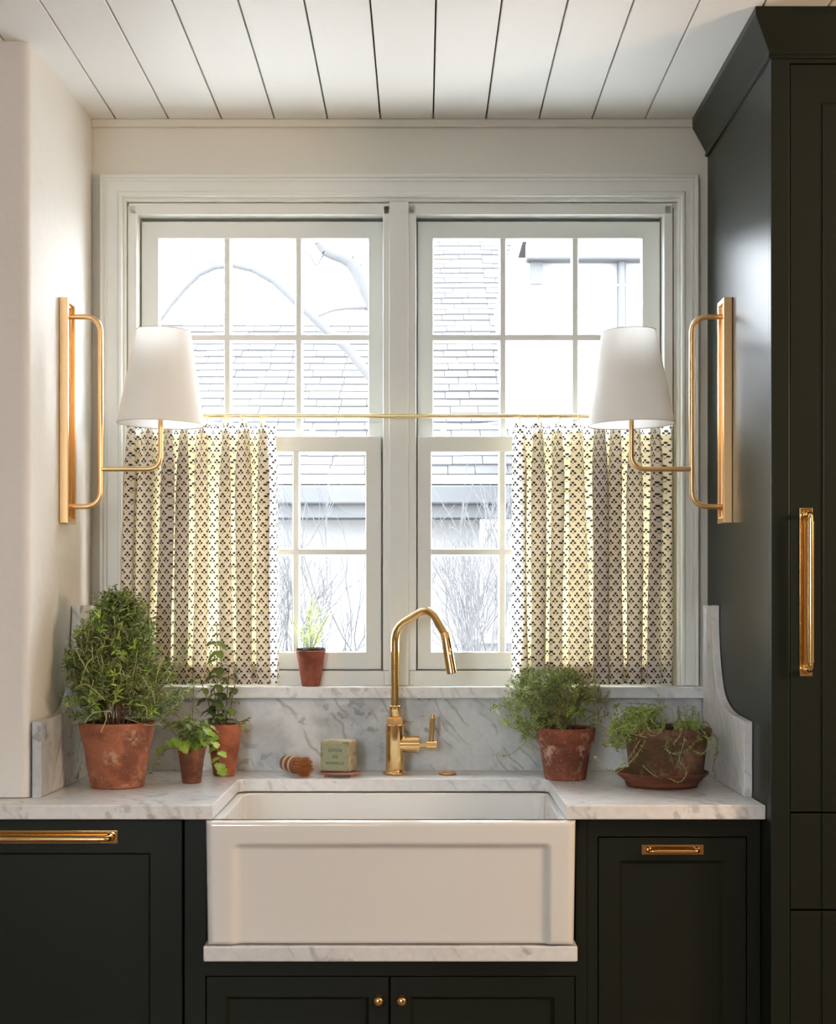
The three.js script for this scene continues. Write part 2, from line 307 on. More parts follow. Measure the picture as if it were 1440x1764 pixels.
// ------------------------------------------------------------------ sink
{
  const t = thing('farmhouse_sink', 'wide white porcelain farmhouse sink with a recessed apron front', 'sink', [-0.065, 0.6215, 0.4]);
  // apron: a height field wrapped round its edges; local x from the centre, y from the base
  const HT = 0.2575, half = (y) => 0.3795 + 0.004 * (y / HT), zf = 0.255, zb = 0.225;
  const nx = 150, ny = 70, P = [];
  const round = (d, r) => (d >= r ? 0 : r - Math.sqrt(Math.max(0, r * r - (r - d) * (r - d))));
  const depth = (x, y) => {
    const hx = half(y); const out = Math.max(round(hx - Math.abs(x), 0.016), round(HT - y, 0.009), round(y, 0.009));
    const xl = x + 0.3205, xr = 0.3235 - x; const yt = 0.206 - y;
    const m = sm(-0.009, 0.009, xl) * sm(-0.008, 0.008, xr) * sm(-0.006, 0.006, yt);
    return zf - out - 0.011 * m;
  };
  const rows = []; rows.push([0, 'b']); for (let j = 0; j <= ny; j++) rows.push([HT * j / ny, 'f']); rows.push([HT, 'b']);
  const cols = []; cols.push([-1, 'b']);
  for (let i = 0; i <= nx; i++) { const k = i / nx * 2 - 1; cols.push([Math.sign(k) * (1 - Math.pow(1 - Math.abs(k), 1.25)), 'f']); } cols.push([1, 'b']);
  const pos = [], idx = [];
  for (const [y, ky] of rows) for (const [a, ka] of cols) { const x = a * half(y); pos.push(x, y, ky === 'b' || ka === 'b' ? zb : depth(x, y)); }
  const C = cols.length; for (let j = 0; j < rows.length - 1; j++) for (let i = 0; i < C - 1; i++) { const a = j * C + i; idx.push(a, a + 1, a + C + 1, a, a + C + 1, a + C); }
  const g = new THREE.BufferGeometry(); g.setAttribute('position', new THREE.Float32BufferAttribute(pos, 3)); g.setIndex(idx); g.computeVertexNormals();
  mesh('apron', g, M.porcelain, t);
  // basin: rounded rectangular tub
  const rr = (x0, x1, y0, y1, r, cls) => { const q = new cls(); q.moveTo(x0 + r, y0); q.lineTo(x1 - r, y0); q.quadraticCurveTo(x1, y0, x1, y0 + r); q.lineTo(x1, y1 - r); q.quadraticCurveTo(x1, y1, x1 - r, y1); q.lineTo(x0 + r, y1); q.quadraticCurveTo(x0, y1, x0, y1 - r); q.lineTo(x0, y0 + r); q.quadraticCurveTo(x0, y0, x0 + r, y0); return q; };
  const o = rr(-0.3805, 0.3805, -0.22, 0.2405, 0.02, THREE.Shape); o.holes.push(rr(-0.352, 0.352, -0.196, 0.222, 0.035, THREE.Path));
  const wall = new THREE.ExtrudeGeometry(o, { depth: 0.228, bevelEnabled: true, bevelSize: 0.004, bevelThickness: 0.004, bevelOffset: -0.004, bevelSegments: 3, curveSegments: 10 });
  wall.rotateX(Math.PI / 2); wall.translate(0, 0.2535, 0); // shape y -> z
  const bottom = new RoundedBoxGeometry(0.75, 0.024, 0.45, 2, 0.008).translate(0, 0.020, 0.01);
  mesh('basin', merge([wall, bottom]), M.porcelain, t);
  const dr = mesh('drain', lathe([[0.001, 0], [0.03, 0], [0.045, 0.004], [0.046, 0.002], [0.046, -0.004]], 32), M.brass, t); dr.position.set(0, 0.034, 0);
}

// ------------------------------------------------------------------ cabinets
function panelFront(x0, x1, y0, y1, stL, stR, top, bot, depth, recess, bevel = 0.006) {
  // frame and panel front with a sloped moulding, front face at z = 0
  const ix0 = x0 + stL, ix1 = x1 - stR, iy0 = y0 + bot, iy1 = y1 - top;
  const fr = boxUV(extrude(poly(rect(x0, x1, y0, y1), [hole(ix0, ix1, iy0, iy1)]), depth, 0.0015).translate(0, 0, -depth));
  const panel = bx(ix0 - 0.002, ix1 + 0.002, iy0 - 0.002, iy1 + 0.002, -depth + 0.001, -recess);
  const b = bevel, pos = [], q = (a, c, d, e) => pos.push(...a, ...c, ...d, ...a, ...d, ...e);
  const o = [[ix0, iy0, -0.0025], [ix1, iy0, -0.0025], [ix1, iy1, -0.0025], [ix0, iy1, -0.0025]], i = [[ix0 + b, iy0 + b, -recess + 0.0008], [ix1 - b, iy0 + b, -recess + 0.0008], [ix1 - b, iy1 - b, -recess + 0.0008], [ix0 + b, iy1 - b, -recess + 0.0008]];
  for (let k = 0; k < 4; k++) q(o[k], o[(k + 1) % 4], i[(k + 1) % 4], i[k]);
  const mg = new THREE.BufferGeometry(); mg.setAttribute('position', new THREE.Float32BufferAttribute(pos, 3)); mg.computeVertexNormals(); mg.setAttribute('uv', new THREE.Float32BufferAttribute(new Float32Array(pos.length / 3 * 2), 2));
  return merge([fr, panel, boxUV(mg)]);
}
// bar pull with a back plate, along x, centred, front of the plate at z = 0.003
function barPull(len, plateH, r, standoff, parent, pos, turn = 0) {
  const g = new THREE.Group(); g.name = 'handle'; g.position.set(...pos); g.rotation.z = turn; parent.add(g);
  mesh('back_plate', bx(-len / 2, len / 2, -plateH / 2, plateH / 2, 0, 0.003, 0.0008), M.brass, g);
  const e = len / 2 - 0.014;
  mesh('bar', merge([tube([[-e, 0, 0.002], [-e, 0, standoff], [e, 0, standoff], [e, 0, 0.002]], 0.010, r * 0.82, 60, 16), rod([-e + 0.020, 0, standoff], [e - 0.020, 0, standoff], r, r, 24),
    rod([-e + 0.0165, 0, standoff], [-e + 0.0195, 0, standoff], r * 1.12, r * 1.12, 24), rod([e - 0.0195, 0, standoff], [e - 0.0165, 0, standoff], r * 1.12, r * 1.12, 24),
    rod([-e, 0, 0.002], [-e, 0, 0.006], r * 1.5, r * 1.0, 20), rod([e, 0, 0.002], [e, 0, 0.006], r * 1.5, r, 20)]), M.brass, g);
  return g;
}
{
  // panelled appliance front at left
  const t = thing('dishwasher_panel', 'dark green panelled appliance front at lower left with a long brass bar handle', 'cabinet', [-0.81, 0, 0.575]);
  mesh('carcass', bx(-0.29, 0.304, 0.10, 0.872, -0.53, -0.0), M.gap, t);
  const d = mesh('door', panelFront(-0.295, 0.3065, 0.115, 0.8745, 0.068, 0.068, 0.071, 0.09, 0.022, 0.011, 0.004), M.cabinet, t); d.position.z = 0.025;
  barPull(0.345, 0.0275, 0.0066, 0.032, d, [-0.0012, 0.8384, 0.0]);
  mesh('plinth', bx(-0.295, 0.3065, 0.0, 0.108, -0.5, -0.045), M.cabinet, t);
}
{
  const t = thing('sink_cabinet', 'dark green double-door cupboard under the sink with round brass knobs', 'cabinet', [-0.0764, 0, 0.58]);
  // local x: world + 0.0764
  mesh('carcass', bx(-0.415, 0.415, 0.10, 0.585, -0.55, -0.002), M.gap, t);
  mesh('face_frame', boxUV(extrude(poly([[-0.4225, 0.09], [0.4225, 0.09], [0.4225, 0.8795], [0.3995, 0.8795], [0.3995, 0.5865], [-0.3765, 0.5865], [-0.3765, 0.8795], [-0.4225, 0.8795]], [hole(-0.3785, 0.3985, 0.125, 0.5455)]), 0.02, 0.0012)), M.cabinet, t);
  for (const [x0, x1, k] of [[-0.3765, 0.0062, -0.0150], [0.0098, 0.3965, 0.0337]]) {
    const d = mesh('door', panelFront(x0, x1, 0.1275, 0.5435, 0.0425, 0.0425, 0.0425, 0.06, 0.02, 0.009, 0.006), M.cabinet, t); d.position.z = 0.0195;
    const kn = mesh('knob', lathe([[0.0001, 0.026], [0.006, 0.0255], [0.0102, 0.0215], [0.0118, 0.016], [0.0105, 0.010], [0.0065, 0.006], [0.0052, 0.003], [0.0085, 0.0018], [0.0095, 0], [0.0001, 0]].reverse(), 32), M.brass, d);
    kn.rotation.x = Math.PI / 2; kn.position.set(k, 0.4975, 0.0005);
  }
  mesh('plinth', bx(-0.4225, 0.4225, 0.0, 0.088, -0.5, -0.045), M.cabinet, t);
}
{
  const t = thing('base_cabinet', 'dark green single-door cupboard right of the sink with a short brass pull', 'cabinet', [0.53, 0, 0.58]);
  mesh('carcass', bx(-0.175, 0.175, 0.10, 0.875, -0.55, -0.002), M.gap, t);
  mesh('face_frame', boxUV(extrude(poly(rect(-0.1830, 0.1805, 0.09, 0.8795), [hole(-0.1615, 0.1530, 0.125, 0.8386)]), 0.02, 0.0012)), M.cabinet, t);
  const d = mesh('door', panelFront(-0.1592, 0.1510, 0.1275, 0.8362, 0.0432, 0.0490, 0.0485, 0.06, 0.02, 0.009, 0.007), M.cabinet, t); d.position.z = 0.0195;
  barPull(0.1304, 0.0207, 0.0050, 0.024, d, [-0.004, 0.8115, 0]);
  mesh('plinth', bx(-0.1830, 0.1805, 0.0, 0.088, -0.5, -0.045), M.cabinet, t);
}
{
  const t = thing('tall_cabinet', 'tall dark green cupboard at the right reaching the ceiling with a crown moulding', 'cabinet', [0.712, 0, 0]);
  mesh('carcass', bx(0.03, 0.86, 0.1, 2.44, 0.002, 0.655), M.gap, t);
  mesh('side_panel', bx(0.0, 0.02, 0.0, 2.47, 0.0005, 0.6695, 0.0015), M.cabinet, t);
  mesh('face_frame', boxUV(extrude(poly(rect(0, 0.88, 0.02, 2.47), [hole(0.0385, 0.842, 0.08, 2.4315)]), 0.022, 0.002).translate(0, 0, 0.668)), M.cabinet, t);
  const fronts = [['door', 0.9035, 2.4290, 0.068, 0.078], ['drawer', 0.7045, 0.8995, 0.068, 0.0], ['door', 0.085, 0.7005, 0.068, 0.0]];
  fronts.forEach(([n, y0, y1, st, top], i) => {
    const rail = i === 0 ? 0.002 : 0.002; // the panel moulding runs on through the fronts
    const d = mesh(n, panelFront(0.0402, 0.8400, y0, y1, st, st, top || 0.0022, rail, 0.022, 0.010, 0.004), M.cabinet, t); d.position.z = 0.688;
    const mm = [bx(0.1045, 0.1085, y0 + 0.001, y1 - (top || 0.001) + 0.002, -0.004, 0.0035, 0.0015)]; if (top) mm.push(bx(0.1045, 0.778, y1 - top - 0.002, y1 - top + 0.002, -0.004, 0.0035, 0.0015));
    mesh('moulding', merge(mm), M.cabinet, d);
    if (i === 0) barPull(0.3435, 0.0262, 0.0068, 0.040, d, [0.0715, 1.3518, 0.0], Math.PI / 2);
  });
  // crown, mitred at the corner: [out, height]
  const pr = [[0.0, 2.440], [0.005, 2.440], [0.007, 2.444], [0.005, 2.449], [0.0055, 2.453], [0.038, 2.512], [0.040, 2.516], [0.040, CEIL], [0.0, CEIL]];
  const path = [[[0, 0.0005], [-1, 0]], [[0, 0.69], [-1, 1]], [[0.88, 0.69], [0, 1]]]; const pos = [];
  for (let k = 0; k < 2; k++) for (let i = 0; i < pr.length - 1; i++) {
    const P = (n, j) => { const [[x, z], [ox, oz]] = path[n]; return [x + ox * pr[j][0], pr[j][1], z + oz * pr[j][0]]; };
    const a = P(k, i), b = P(k + 1, i), c = P(k + 1, i + 1), d = P(k, i + 1); pos.push(...a, ...b, ...c, ...a, ...c, ...d);
  }
  const cg = new THREE.BufferGeometry(); cg.setAttribute('position', new THREE.Float32BufferAttribute(pos, 3)); cg.computeVertexNormals(); mesh('crown_moulding', boxUV(cg), M.cabinet, t);
}

// ------------------------------------------------------------------ tap and what stands by the sink
{
  const t = thing('kitchen_tap', 'polished brass kitchen tap with angular spout and side lever behind the sink', 'tap', [-0.066, 0.9112, 0.09]);
  mesh('base_flange', lathe([[0.0001, 0], [0.029, 0], [0.0292, 0.004], [0.026, 0.0065], [0.0245, 0.0068], [0.0245, 0.010], [0.023, 0.012], [0.0001, 0.012]], 48), M.brass, t);
  mesh('body', lathe([[0.0001, 0.010], [0.0226, 0.010], [0.0226, 0.1195], [0.0221, 0.1205], [0.018, 0.1208], [0.0001, 0.1208]], 48), M.brass, t);
  const kn = []; for (let i = 0; i < 30; i++) { const a = i / 30 * Math.PI * 2; kn.push(rod([Math.cos(a) * 0.0186, 0.121, Math.sin(a) * 0.0186], [Math.cos(a) * 0.0186, 0.136, Math.sin(a) * 0.0186], 0.0016, 0.0016, 6)); }
  mesh('knurled_collar', merge([lathe([[0.0001, 0.1208], [0.0188, 0.1208], [0.0188, 0.1362], [0.015, 0.1366], [0.0001, 0.1366]], 40), ...kn]), M.brassRough, t);
  mesh('sleeve', lathe([[0.0001, 0.136], [0.0142, 0.136], [0.0142, 0.1645], [0.0155, 0.1650], [0.0155, 0.1668], [0.012, 0.1672], [0.0001, 0.1672]], 40), M.brass, t);
  const kz = 0.62, sp = (x, y) => [x, y, Math.max(0, x) * kz]; const f = (px, py) => { const d = 3.70 - Math.max(0, (px - 680) / 707) * kz; const X = (px - 727) * d / FOCAL + 0.066; return [X, 1.34 - (py - 1030) * d / FOCAL - 0.9112, Math.max(0, X) * kz]; };
  mesh('spout', tube([[0, 0.16, 0], [0, 0.355, 0], [0.0835, 0.4075, 0.052], [0.1218, 0.340, 0.0755]], [0.034, 0.034], 0.0102, 110, 20), M.brass, t);
  mesh('spray_collar', rod([0.1195, 0.3452, 0.0741], [0.1232, 0.3315, 0.0764], 0.0122, 0.0122, 32), M.brassRough, t);
  const h = mesh('spray_head', merge([rod([0.1228, 0.333, 0.0761], [0.1365, 0.2495, 0.0846], 0.0112, 0.0124, 32), rod([0.1301, 0.309, 0.092], [0.1312, 0.302, 0.0927], 0.0035, 0.003, 14), rod([0.1311, 0.300, 0.0925], [0.1322, 0.294, 0.0932], 0.003, 0.003, 14)]), M.brass, t);
  mesh('aerator', rod([0.1364, 0.2500, 0.0845], [0.13665, 0.2485, 0.08467], 0.0112, 0.0105, 28), M.aerator, h);
  mesh('valve', merge([rod([0.012, 0.0724, 0], [0.0585, 0.0724, 0], 0.0205, 0.0205, 40), rod([0.058, 0.0724, 0], [0.0595, 0.0724, 0], 0.0192, 0.0185, 40)]), M.brass, t);
  const lv = mesh('lever', merge([rod([0.058, 0.0700, 0], [0.082, 0.0700, 0], 0.0046, 0.0046, 20), rod([0.0775, 0.0700, 0], [0.1015, 0.0700, 0], 0.0112, 0.0112, 28), rod([0.0880, 0.076, 0], [0.0915, 0.136, 0.003], 0.0062, 0.0066, 24)]), M.brass, t);
  mesh('lever_tip', rod([0.0914, 0.1355, 0.003], [0.0919, 0.147, 0.0035], 0.0066, 0.0040, 24), M.brassSatin, lv);
  const b = mesh('air_switch', lathe([[0.0001, 0], [0.0215, 0], [0.0215, 0.003], [0.019, 0.0052], [0.012, 0.0056], [0.0105, 0.008], [0.009, 0.0088], [0.0001, 0.009]], 36), M.brassRough);
  b.position.set(0.0615, 0.9112, 0.095); b.userData = { label: 'small round brass button set in the worktop right of the tap', category: 'button' };
}
{
  // soap dish: shallow tray on little feet
  const d = thing('soap_dish', 'small pinkish wooden soap dish with feet under the green soap', 'soap dish', [-0.198, 0.9112, 0.135]);
  const s = new THREE.Shape(); s.absellipse(0, 0, 0.050, 0.032, 0, Math.PI * 2); const g = extrude(s, 0.006, 0.002); g.rotateX(-Math.PI / 2); g.translate(0, 0.0055, 0);
  const dm = std([0.34, 0.17, 0.12], 0.6); mesh('tray', g, dm, d);
  for (const [x, z] of [[-0.03, 0.016], [0.03, 0.016], [-0.03, -0.016], [0.03, -0.016]]) mesh('foot', rod([x, 0, z], [x, 0.0065, z], 0.005, 0.006, 14), dm, d);
  // soap cube, stamped
  const t = thing('soap_block', 'cube of olive green soap with stamped words beside the tap', 'soap', [-0.2005, 0.9229, 0.131]);
  t.rotation.y = -0.24;
  const n = noiser(77);
  const soapT = dataTex(256, (u, v) => mix(mix([0.60, 0.55, 0.42], [0.66, 0.60, 0.50], n(u, v, 6, 4)), [0.42, 0.45, 0.33], sm(0.5, 0.7, n(u, v, 9, 4)) * 0.7), true);
  const sg = new RoundedBoxGeometry(0.0755, 0.0765, 0.062, 6, 0.006); const p = sg.attributes.position;
  for (let i = 0; i < p.count; i++) { const x = p.getX(i), y = p.getY(i), z = p.getZ(i); p.setXYZ(i, x * (1 - 0.03 * Math.cos(y * 40)), y + 0.0016 * Math.cos(x * 80) * Math.sign(y), z * (1 - 0.02 * Math.cos(y * 45))); }
  sg.translate(0, 0.0385, 0); sg.computeVertexNormals(); mesh('block', boxUV(sg, 8), std([1, 1, 1], 0.7, { map: soapT }), t);
  const cv = document.createElement('canvas'); cv.width = 512; cv.height = 512; const c = cv.getContext('2d');
  c.fillStyle = '#8f9377'; c.fillRect(0, 0, 512, 512); const r = rng(8);
  for (let i = 0; i < 700; i++) { c.fillStyle = ['rgba(190,178,140,.25)', 'rgba(110,122,88,.25)', 'rgba(150,155,120,.3)'][i % 3]; c.fillRect(r() * 512, r() * 512, 10 + r() * 40, 3 + r() * 9); }
  c.fillStyle = '#4f5c47'; c.textAlign = 'center'; c.font = 'bold 92px sans-serif'; c.fillText('SAVON', 256, 160); c.fillText('DE', 256, 290); c.font = 'bold 74px sans-serif'; c.fillText('MARSEILLE', 256, 416, 460);
  const st = new THREE.CanvasTexture(cv); st.colorSpace = THREE.SRGBColorSpace;
  const face = new THREE.BoxGeometry(0.060, 0.060, 0.002); const fm = mesh('stamped_face', face, std([1, 1, 1], 0.7, { map: st }), t); fm.position.set(0, 0.038, 0.0304);
}
{
  // dish brush lying on its side, bristles towards the room
  const t = thing('dish_brush', 'short wooden dish brush lying down with orange bristles facing out', 'brush', [-0.312, 0.9385, 0.125]);
  const q = new THREE.Quaternion().setFromUnitVectors(V(0, 1, 0), V(0.66, -0.05, 0.75).normalize()); t.quaternion.copy(q);
  const wood = std([0.26, 0.10, 0.045], 0.5), band = std([0.60, 0.47, 0.33], 0.7), fib = [std([0.50, 0.17, 0.055], 0.7), std([0.60, 0.24, 0.09], 0.7), std([0.38, 0.12, 0.04], 0.7)];
  mesh('body', lathe([[0.0001, -0.036], [0.014, -0.035], [0.0185, -0.028], [0.0195, -0.01], [0.0205, 0.012], [0.020, 0.022], [0.0001, 0.022]], 36), wood, t);
  for (const y of [-0.013, 0.008]) mesh('twine_band', lathe([[0.0192, y - 0.0042], [0.0212, y - 0.003], [0.0216, y], [0.0212, y + 0.003], [0.0192, y + 0.0042]], 36), band, t);
  const r = rng(19), gs = [[], [], []];
  for (let i = 0; i < 330; i++) { const a = r() * 6.283, k = Math.sqrt(r()), x = Math.cos(a) * k, z = Math.sin(a) * k, l = 0.056 + 0.008 * r() - 0.008 * k * k; gs[i % 3].push(rod([x * 0.017, 0.018, z * 0.017], [x * 0.0235 + (r() - 0.5) * 0.004, l, z * 0.0235 + (r() - 0.5) * 0.004], 0.00075, 0.0006, 5)); }
  gs.forEach((g, i) => stuff(mesh('bristles', merge(g), fib[i], t)));
}

// ------------------------------------------------------------------ wall lamps
function sconce(label, pos, turn, tilt) {
  const t = thing('wall_lamp', label, 'wall lamp', pos, 'pair of brass wall lamps'); t.rotation.y = turn;
  const plate = extrude(poly(rect(-0.0375, 0.0375, -0.2585, 0.2585), [hole(-0.0265, 0.0265, -0.2475, 0.2475)]), 0.020, 0.0012); plate.rotateY(Math.PI / 2);
  const inner = extrude(poly(rect(-0.0275, 0.0275, -0.2485, 0.2485), [hole(-0.021, 0.021, -0.242, 0.242)]), 0.012, 0.001); inner.rotateY(Math.PI / 2);
  mesh('back_plate', merge([boxUV(plate), boxUV(inner), bx(0.0005, 0.006, -0.245, 0.245, -0.024, 0.024)]), M.brassSatin, t);
  mesh('bracket', tube([[0.004, 0.22, 0], [0.0868, 0.22, 0], [0.0868, -0.22, 0], [0.004, -0.22, 0]], [0.040, 0.040], 0.0062, 120, 16), M.brassSatin, t);
  mesh('arm', tube([[0.0868, -0.133, 0], [0.2265, -0.133, 0], [0.2265, 0.015, 0]], 0.034, 0.0060, 70, 16), M.brassSatin, t);
  mesh('socket', merge([rod([0.2265, 0.010, 0], [0.2265, 0.055, 0], 0.013, 0.013, 24), rod([0.2265, 0.05, 0], [0.2265, 0.054, 0], 0.018, 0.018, 24)]), M.brassSatin, t);
  const bulb = mesh('bulb', lathe([[0.0001, 0.0], [0.012, 0.002], [0.014, 0.018], [0.024, 0.036], [0.029, 0.055], [0.026, 0.074], [0.015, 0.087], [0.0001, 0.090]], 28), M.bulb, t); bulb.position.set(0.2265, 0.055, 0);
  const s = new THREE.Group(); s.name = 'lamp_shade'; s.position.set(0.2265, -0.0295, 0); s.rotation.z = tilt; t.add(s);
  mesh('shade_cloth', new THREE.CylinderGeometry(0.0625, 0.1005, 0.2160, 72, 6, true).translate(0, 0.1080, 0), M.shade, s);
  mesh('rim', merge([new THREE.TorusGeometry(0.1005, 0.0011, 6, 80).rotateX(Math.PI / 2), new THREE.TorusGeometry(0.0625, 0.0009, 6, 64).rotateX(Math.PI / 2).translate(0, 0.2160, 0)]), M.shadeRim, s);
  const sp = []; for (let k = 0; k < 3; k++) { const a = k * 2.094 + 0.5; sp.push(rod([0, 0.198, 0], [Math.cos(a) * 0.0635, 0.207, Math.sin(a) * 0.0635], 0.001, 0.001, 6)); } sp.push(rod([0, 0.16, 0], [0, 0.198, 0], 0.0015, 0.0015, 8));
  mesh('spider', merge(sp), M.brassSatin, s);
  return t;
}
sconce('brass wall lamp with white tapered shade mounted on the white plaster wall', [-0.8312, 1.7715, 0.2675], -0.029, -0.03);
sconce('brass wall lamp with white tapered shade mounted on the dark green cupboard side', [0.7118, 1.7715, 0.2675], Math.PI, -0.03);

// ------------------------------------------------------------------ curtains on their rod
{
  const t = thing('curtain_rod', 'thin pale brass curtain rod running across both windows', 'curtain rod', [-0.05, 1.787, 0.056]);
  mesh('rod', rod([-0.676, 0.0008, 0], [0.662, -0.0008, 0], 0.0054, 0.0054, 24), M.brassPale, t);
  for (const x of [-0.675, 0.661]) mesh('bracket', merge([rod([x, 0, 0], [x, 0, -0.0295], 0.0045, 0.0045, 16), rod([x, 0, -0.0295], [x, 0, -0.0235], 0.010, 0.008, 20)]), M.brassPale, t);
  for (const x of [-0.681, 0.661]) mesh('finial', rod([x, 0, 0], [x + 0.006, 0, 0], 0.008, 0.008, 20), M.brassPale, t);
}
function curtain(label, xt0, xt1, xb0, xb1, folds, seed, leadRight) {
  const t = thing('cafe_curtain', label, 'curtain', [0, 0, 0], 'pair of half-height curtains');
  const r = rng(seed), NS = folds * 32, NV = 60, Y0 = 1.1285, Y1 = 1.7675, ZC = 0.064;
  const amp = [], off = [], sharp = []; for (let i = 0; i <= folds + 2; i++) { amp.push(0.55 + 0.9 * r()); off.push((r() - 0.5) * 0.85); sharp.push(r()); }
  const at = (a, x) => { const i = Math.floor(x), f = x - i; return a[i] * (1 - f) + a[Math.min(i + 1, a.length - 1)] * f; };
  const pt = (s, v) => {                              // v: 0 at the hem, 1 at the heading
    const f = s * folds, head = sm(0.80, 1.0, v), A = at(amp, f);
    const th = Math.PI * 2 * (f + at(off, f) * (0.5 + 0.3 * (1 - v)) * sm(0, 0.5, f) * sm(0, 0.5, folds - f)) + (0.32 * Math.sin(v * 2.6 + s * 9) + 0.2 * Math.sin(v * 5.5 - s * 21)) * (1 - head);
    const pitch = (xb1 - xb0) / folds;
    let z = Math.sin(th) + 0.22 * Math.sin(2 * th + 1.3 + s * 6) + 0.10 * Math.sin(3 * th + 0.4);
    z *= 0.0195 * A * (1 - 0.45 * head); z += 0.0025 * Math.sin(s * 31 + v * 5);
    let x = s + (0.30 / folds) * (-Math.sin(2 * th + 0.5)) * A * 0.78 * (1 - 0.3 * head);
    x = Math.max(-0.01, Math.min(1.01, x));
    const x0 = xb0 + (xt0 - xb0) * v, x1 = xb1 + (xt1 - xb1) * v;
    const hd = sm(0.70, 1.0, v), ph = (((th - Math.PI / 2) / (Math.PI * 2)) % 1 + 1.5) % 1 - 0.5, pinch = Math.exp(-Math.pow(ph / 0.075, 2)); // pinched pleat at each ring
    z += 0.013 * pinch * hd; const gather = -0.0085 * hd * Math.sin(ph * Math.PI * 2) * Math.exp(-Math.pow(ph / 0.2, 2)) + 0.0016 * Math.sin(th * 4 + s * 20) * hd;
    return V(x0 + (x1 - x0) * x + gather, Y0 + (Y1 - Y0) * v + (0.0035 * Math.sin(th + 0.6) * head) , ZC + z);
  };
  const surf = (s0, s1, v0, v1, ns, nv, push) => {
    const pos = [], uv = [], idx = [], grid = [];
    for (let j = 0; j <= nv; j++) { const row = []; let arc = 0, prev = null; const v = v0 + (v1 - v0) * j / nv;
      for (let i = 0; i <= ns; i++) { const s = s0 + (s1 - s0) * i / ns, p = pt(s, v); row.push(p);
        const e = pt(s, 0.35); if (prev) arc += e.distanceTo(prev); prev = e; pos.push(p.x, p.y, p.z); uv.push(arc, p.y); } grid.push(row); }
    for (let j = 0; j < nv; j++) for (let i = 0; i < ns; i++) { const a = j * (ns + 1) + i, b = a + ns + 1; idx.push(a, a + 1, b + 1, a, b + 1, b); }
    const g = new THREE.BufferGeometry(); g.setAttribute('position', new THREE.Float32BufferAttribute(pos, 3)); g.setAttribute('uv', new THREE.Float32BufferAttribute(uv, 2)); g.setIndex(idx); g.computeVertexNormals();
    if (push) { const n = g.attributes.normal, p = g.attributes.position; for (let i = 0; i < p.count; i++) p.setXYZ(i, p.getX(i) - n.getX(i) * push, p.getY(i), p.getZ(i) - n.getZ(i) * push); }
    return g;
  };
  mesh('cloth', surf(0, 1, 0, 1, NS, NV, 0), M.cloth, t);
  const e = 0.04, s0 = leadRight ? 0 : e, s1 = leadRight ? 1 - e : 1;
  mesh('lining', surf(s0, s1, 0.02, 0.965, NS, NV, 0.0012), M.lining, t);
  mesh('hem', surf(s0, s1, 0.003, 0.072, NS, 6, 0.0022), M.hem, t);
  const n = folds;
  for (let i = 0; i < n; i++) {
    const s = (i + 0.25) / n, p = pt(Math.min(s, 1), 1); const ring = new THREE.TorusGeometry(0.0104, 0.0018, 8, 28); ring.rotateY(Math.PI / 2 + (r() - 0.5) * 0.9);
    ring.translate(p.x, 1.7832, 0.056);
    const clip = smoothTube([[p.x, 1.7735, 0.056], [p.x + 0.002, 1.770, (0.056 + p.z) / 2], [p.x, p.y - 0.003, p.z + 0.001]], 0.0011, 8, 6);
    mesh('ring', merge([ring, clip]), M.brassPale, t);
  }
}
curtain('left half curtain with small dark sprigs on cream cloth, behind the potted herbs', -0.722, -0.3585, -0.736, -0.3535, 8, 41, true);
curtain('right half curtain with small dark sprigs on cream cloth, next to the dark cupboard', 0.2235, 0.615, 0.2225, 0.6165, 8, 97, false);

// ------------------------------------------------------------------ plants
function Leaves() { this.p = []; this.n = []; this.c = []; }
// one small folded leaf: base, direction, width direction
Leaves.prototype.add = function (b, dir, side, len, wid, col, droop = 0.15) {
  const up = side.clone().cross(dir).normalize(); const q = (a, s, h) => b.clone().addScaledVector(dir, a * len).addScaledVector(side, s * wid).addScaledVector(up, h * len - droop * a * a * len * 0.6);
  const A = q(0, 0, 0), L1 = q(0.35, -0.46, 0.05), R1 = q(0.35, 0.46, 0.05), M1 = q(0.4, 0, 0), L2 = q(0.72, -0.32, 0.04), R2 = q(0.72, 0.32, 0.04), T = q(1, 0, 0);
  for (const [x, y, z] of [[A, M1, L1], [A, R1, M1], [L1, M1, L2], [M1, R1, R2], [M1, T, L2], [M1, R2, T]]) {
    const nn = y.clone().sub(x).cross(z.clone().sub(x)).normalize(); for (const k of [x, y, z]) { this.p.push(k.x, k.y, k.z); this.n.push(nn.x, nn.y, nn.z); this.c.push(...col); }
  }
};
Leaves.prototype.geo = function () { const g = new THREE.BufferGeometry(); g.setAttribute('position', new THREE.Float32BufferAttribute(this.p, 3)); g.setAttribute('normal', new THREE.Float32BufferAttribute(this.n, 3)); g.setAttribute('color', new THREE.Float32BufferAttribute(this.c, 3)); return g; };
const rdir = (r) => { const z = r() * 2 - 1, a = r() * 6.283, k = Math.sqrt(1 - z * z); return V(k * Math.cos(a), z, k * Math.sin(a)); };
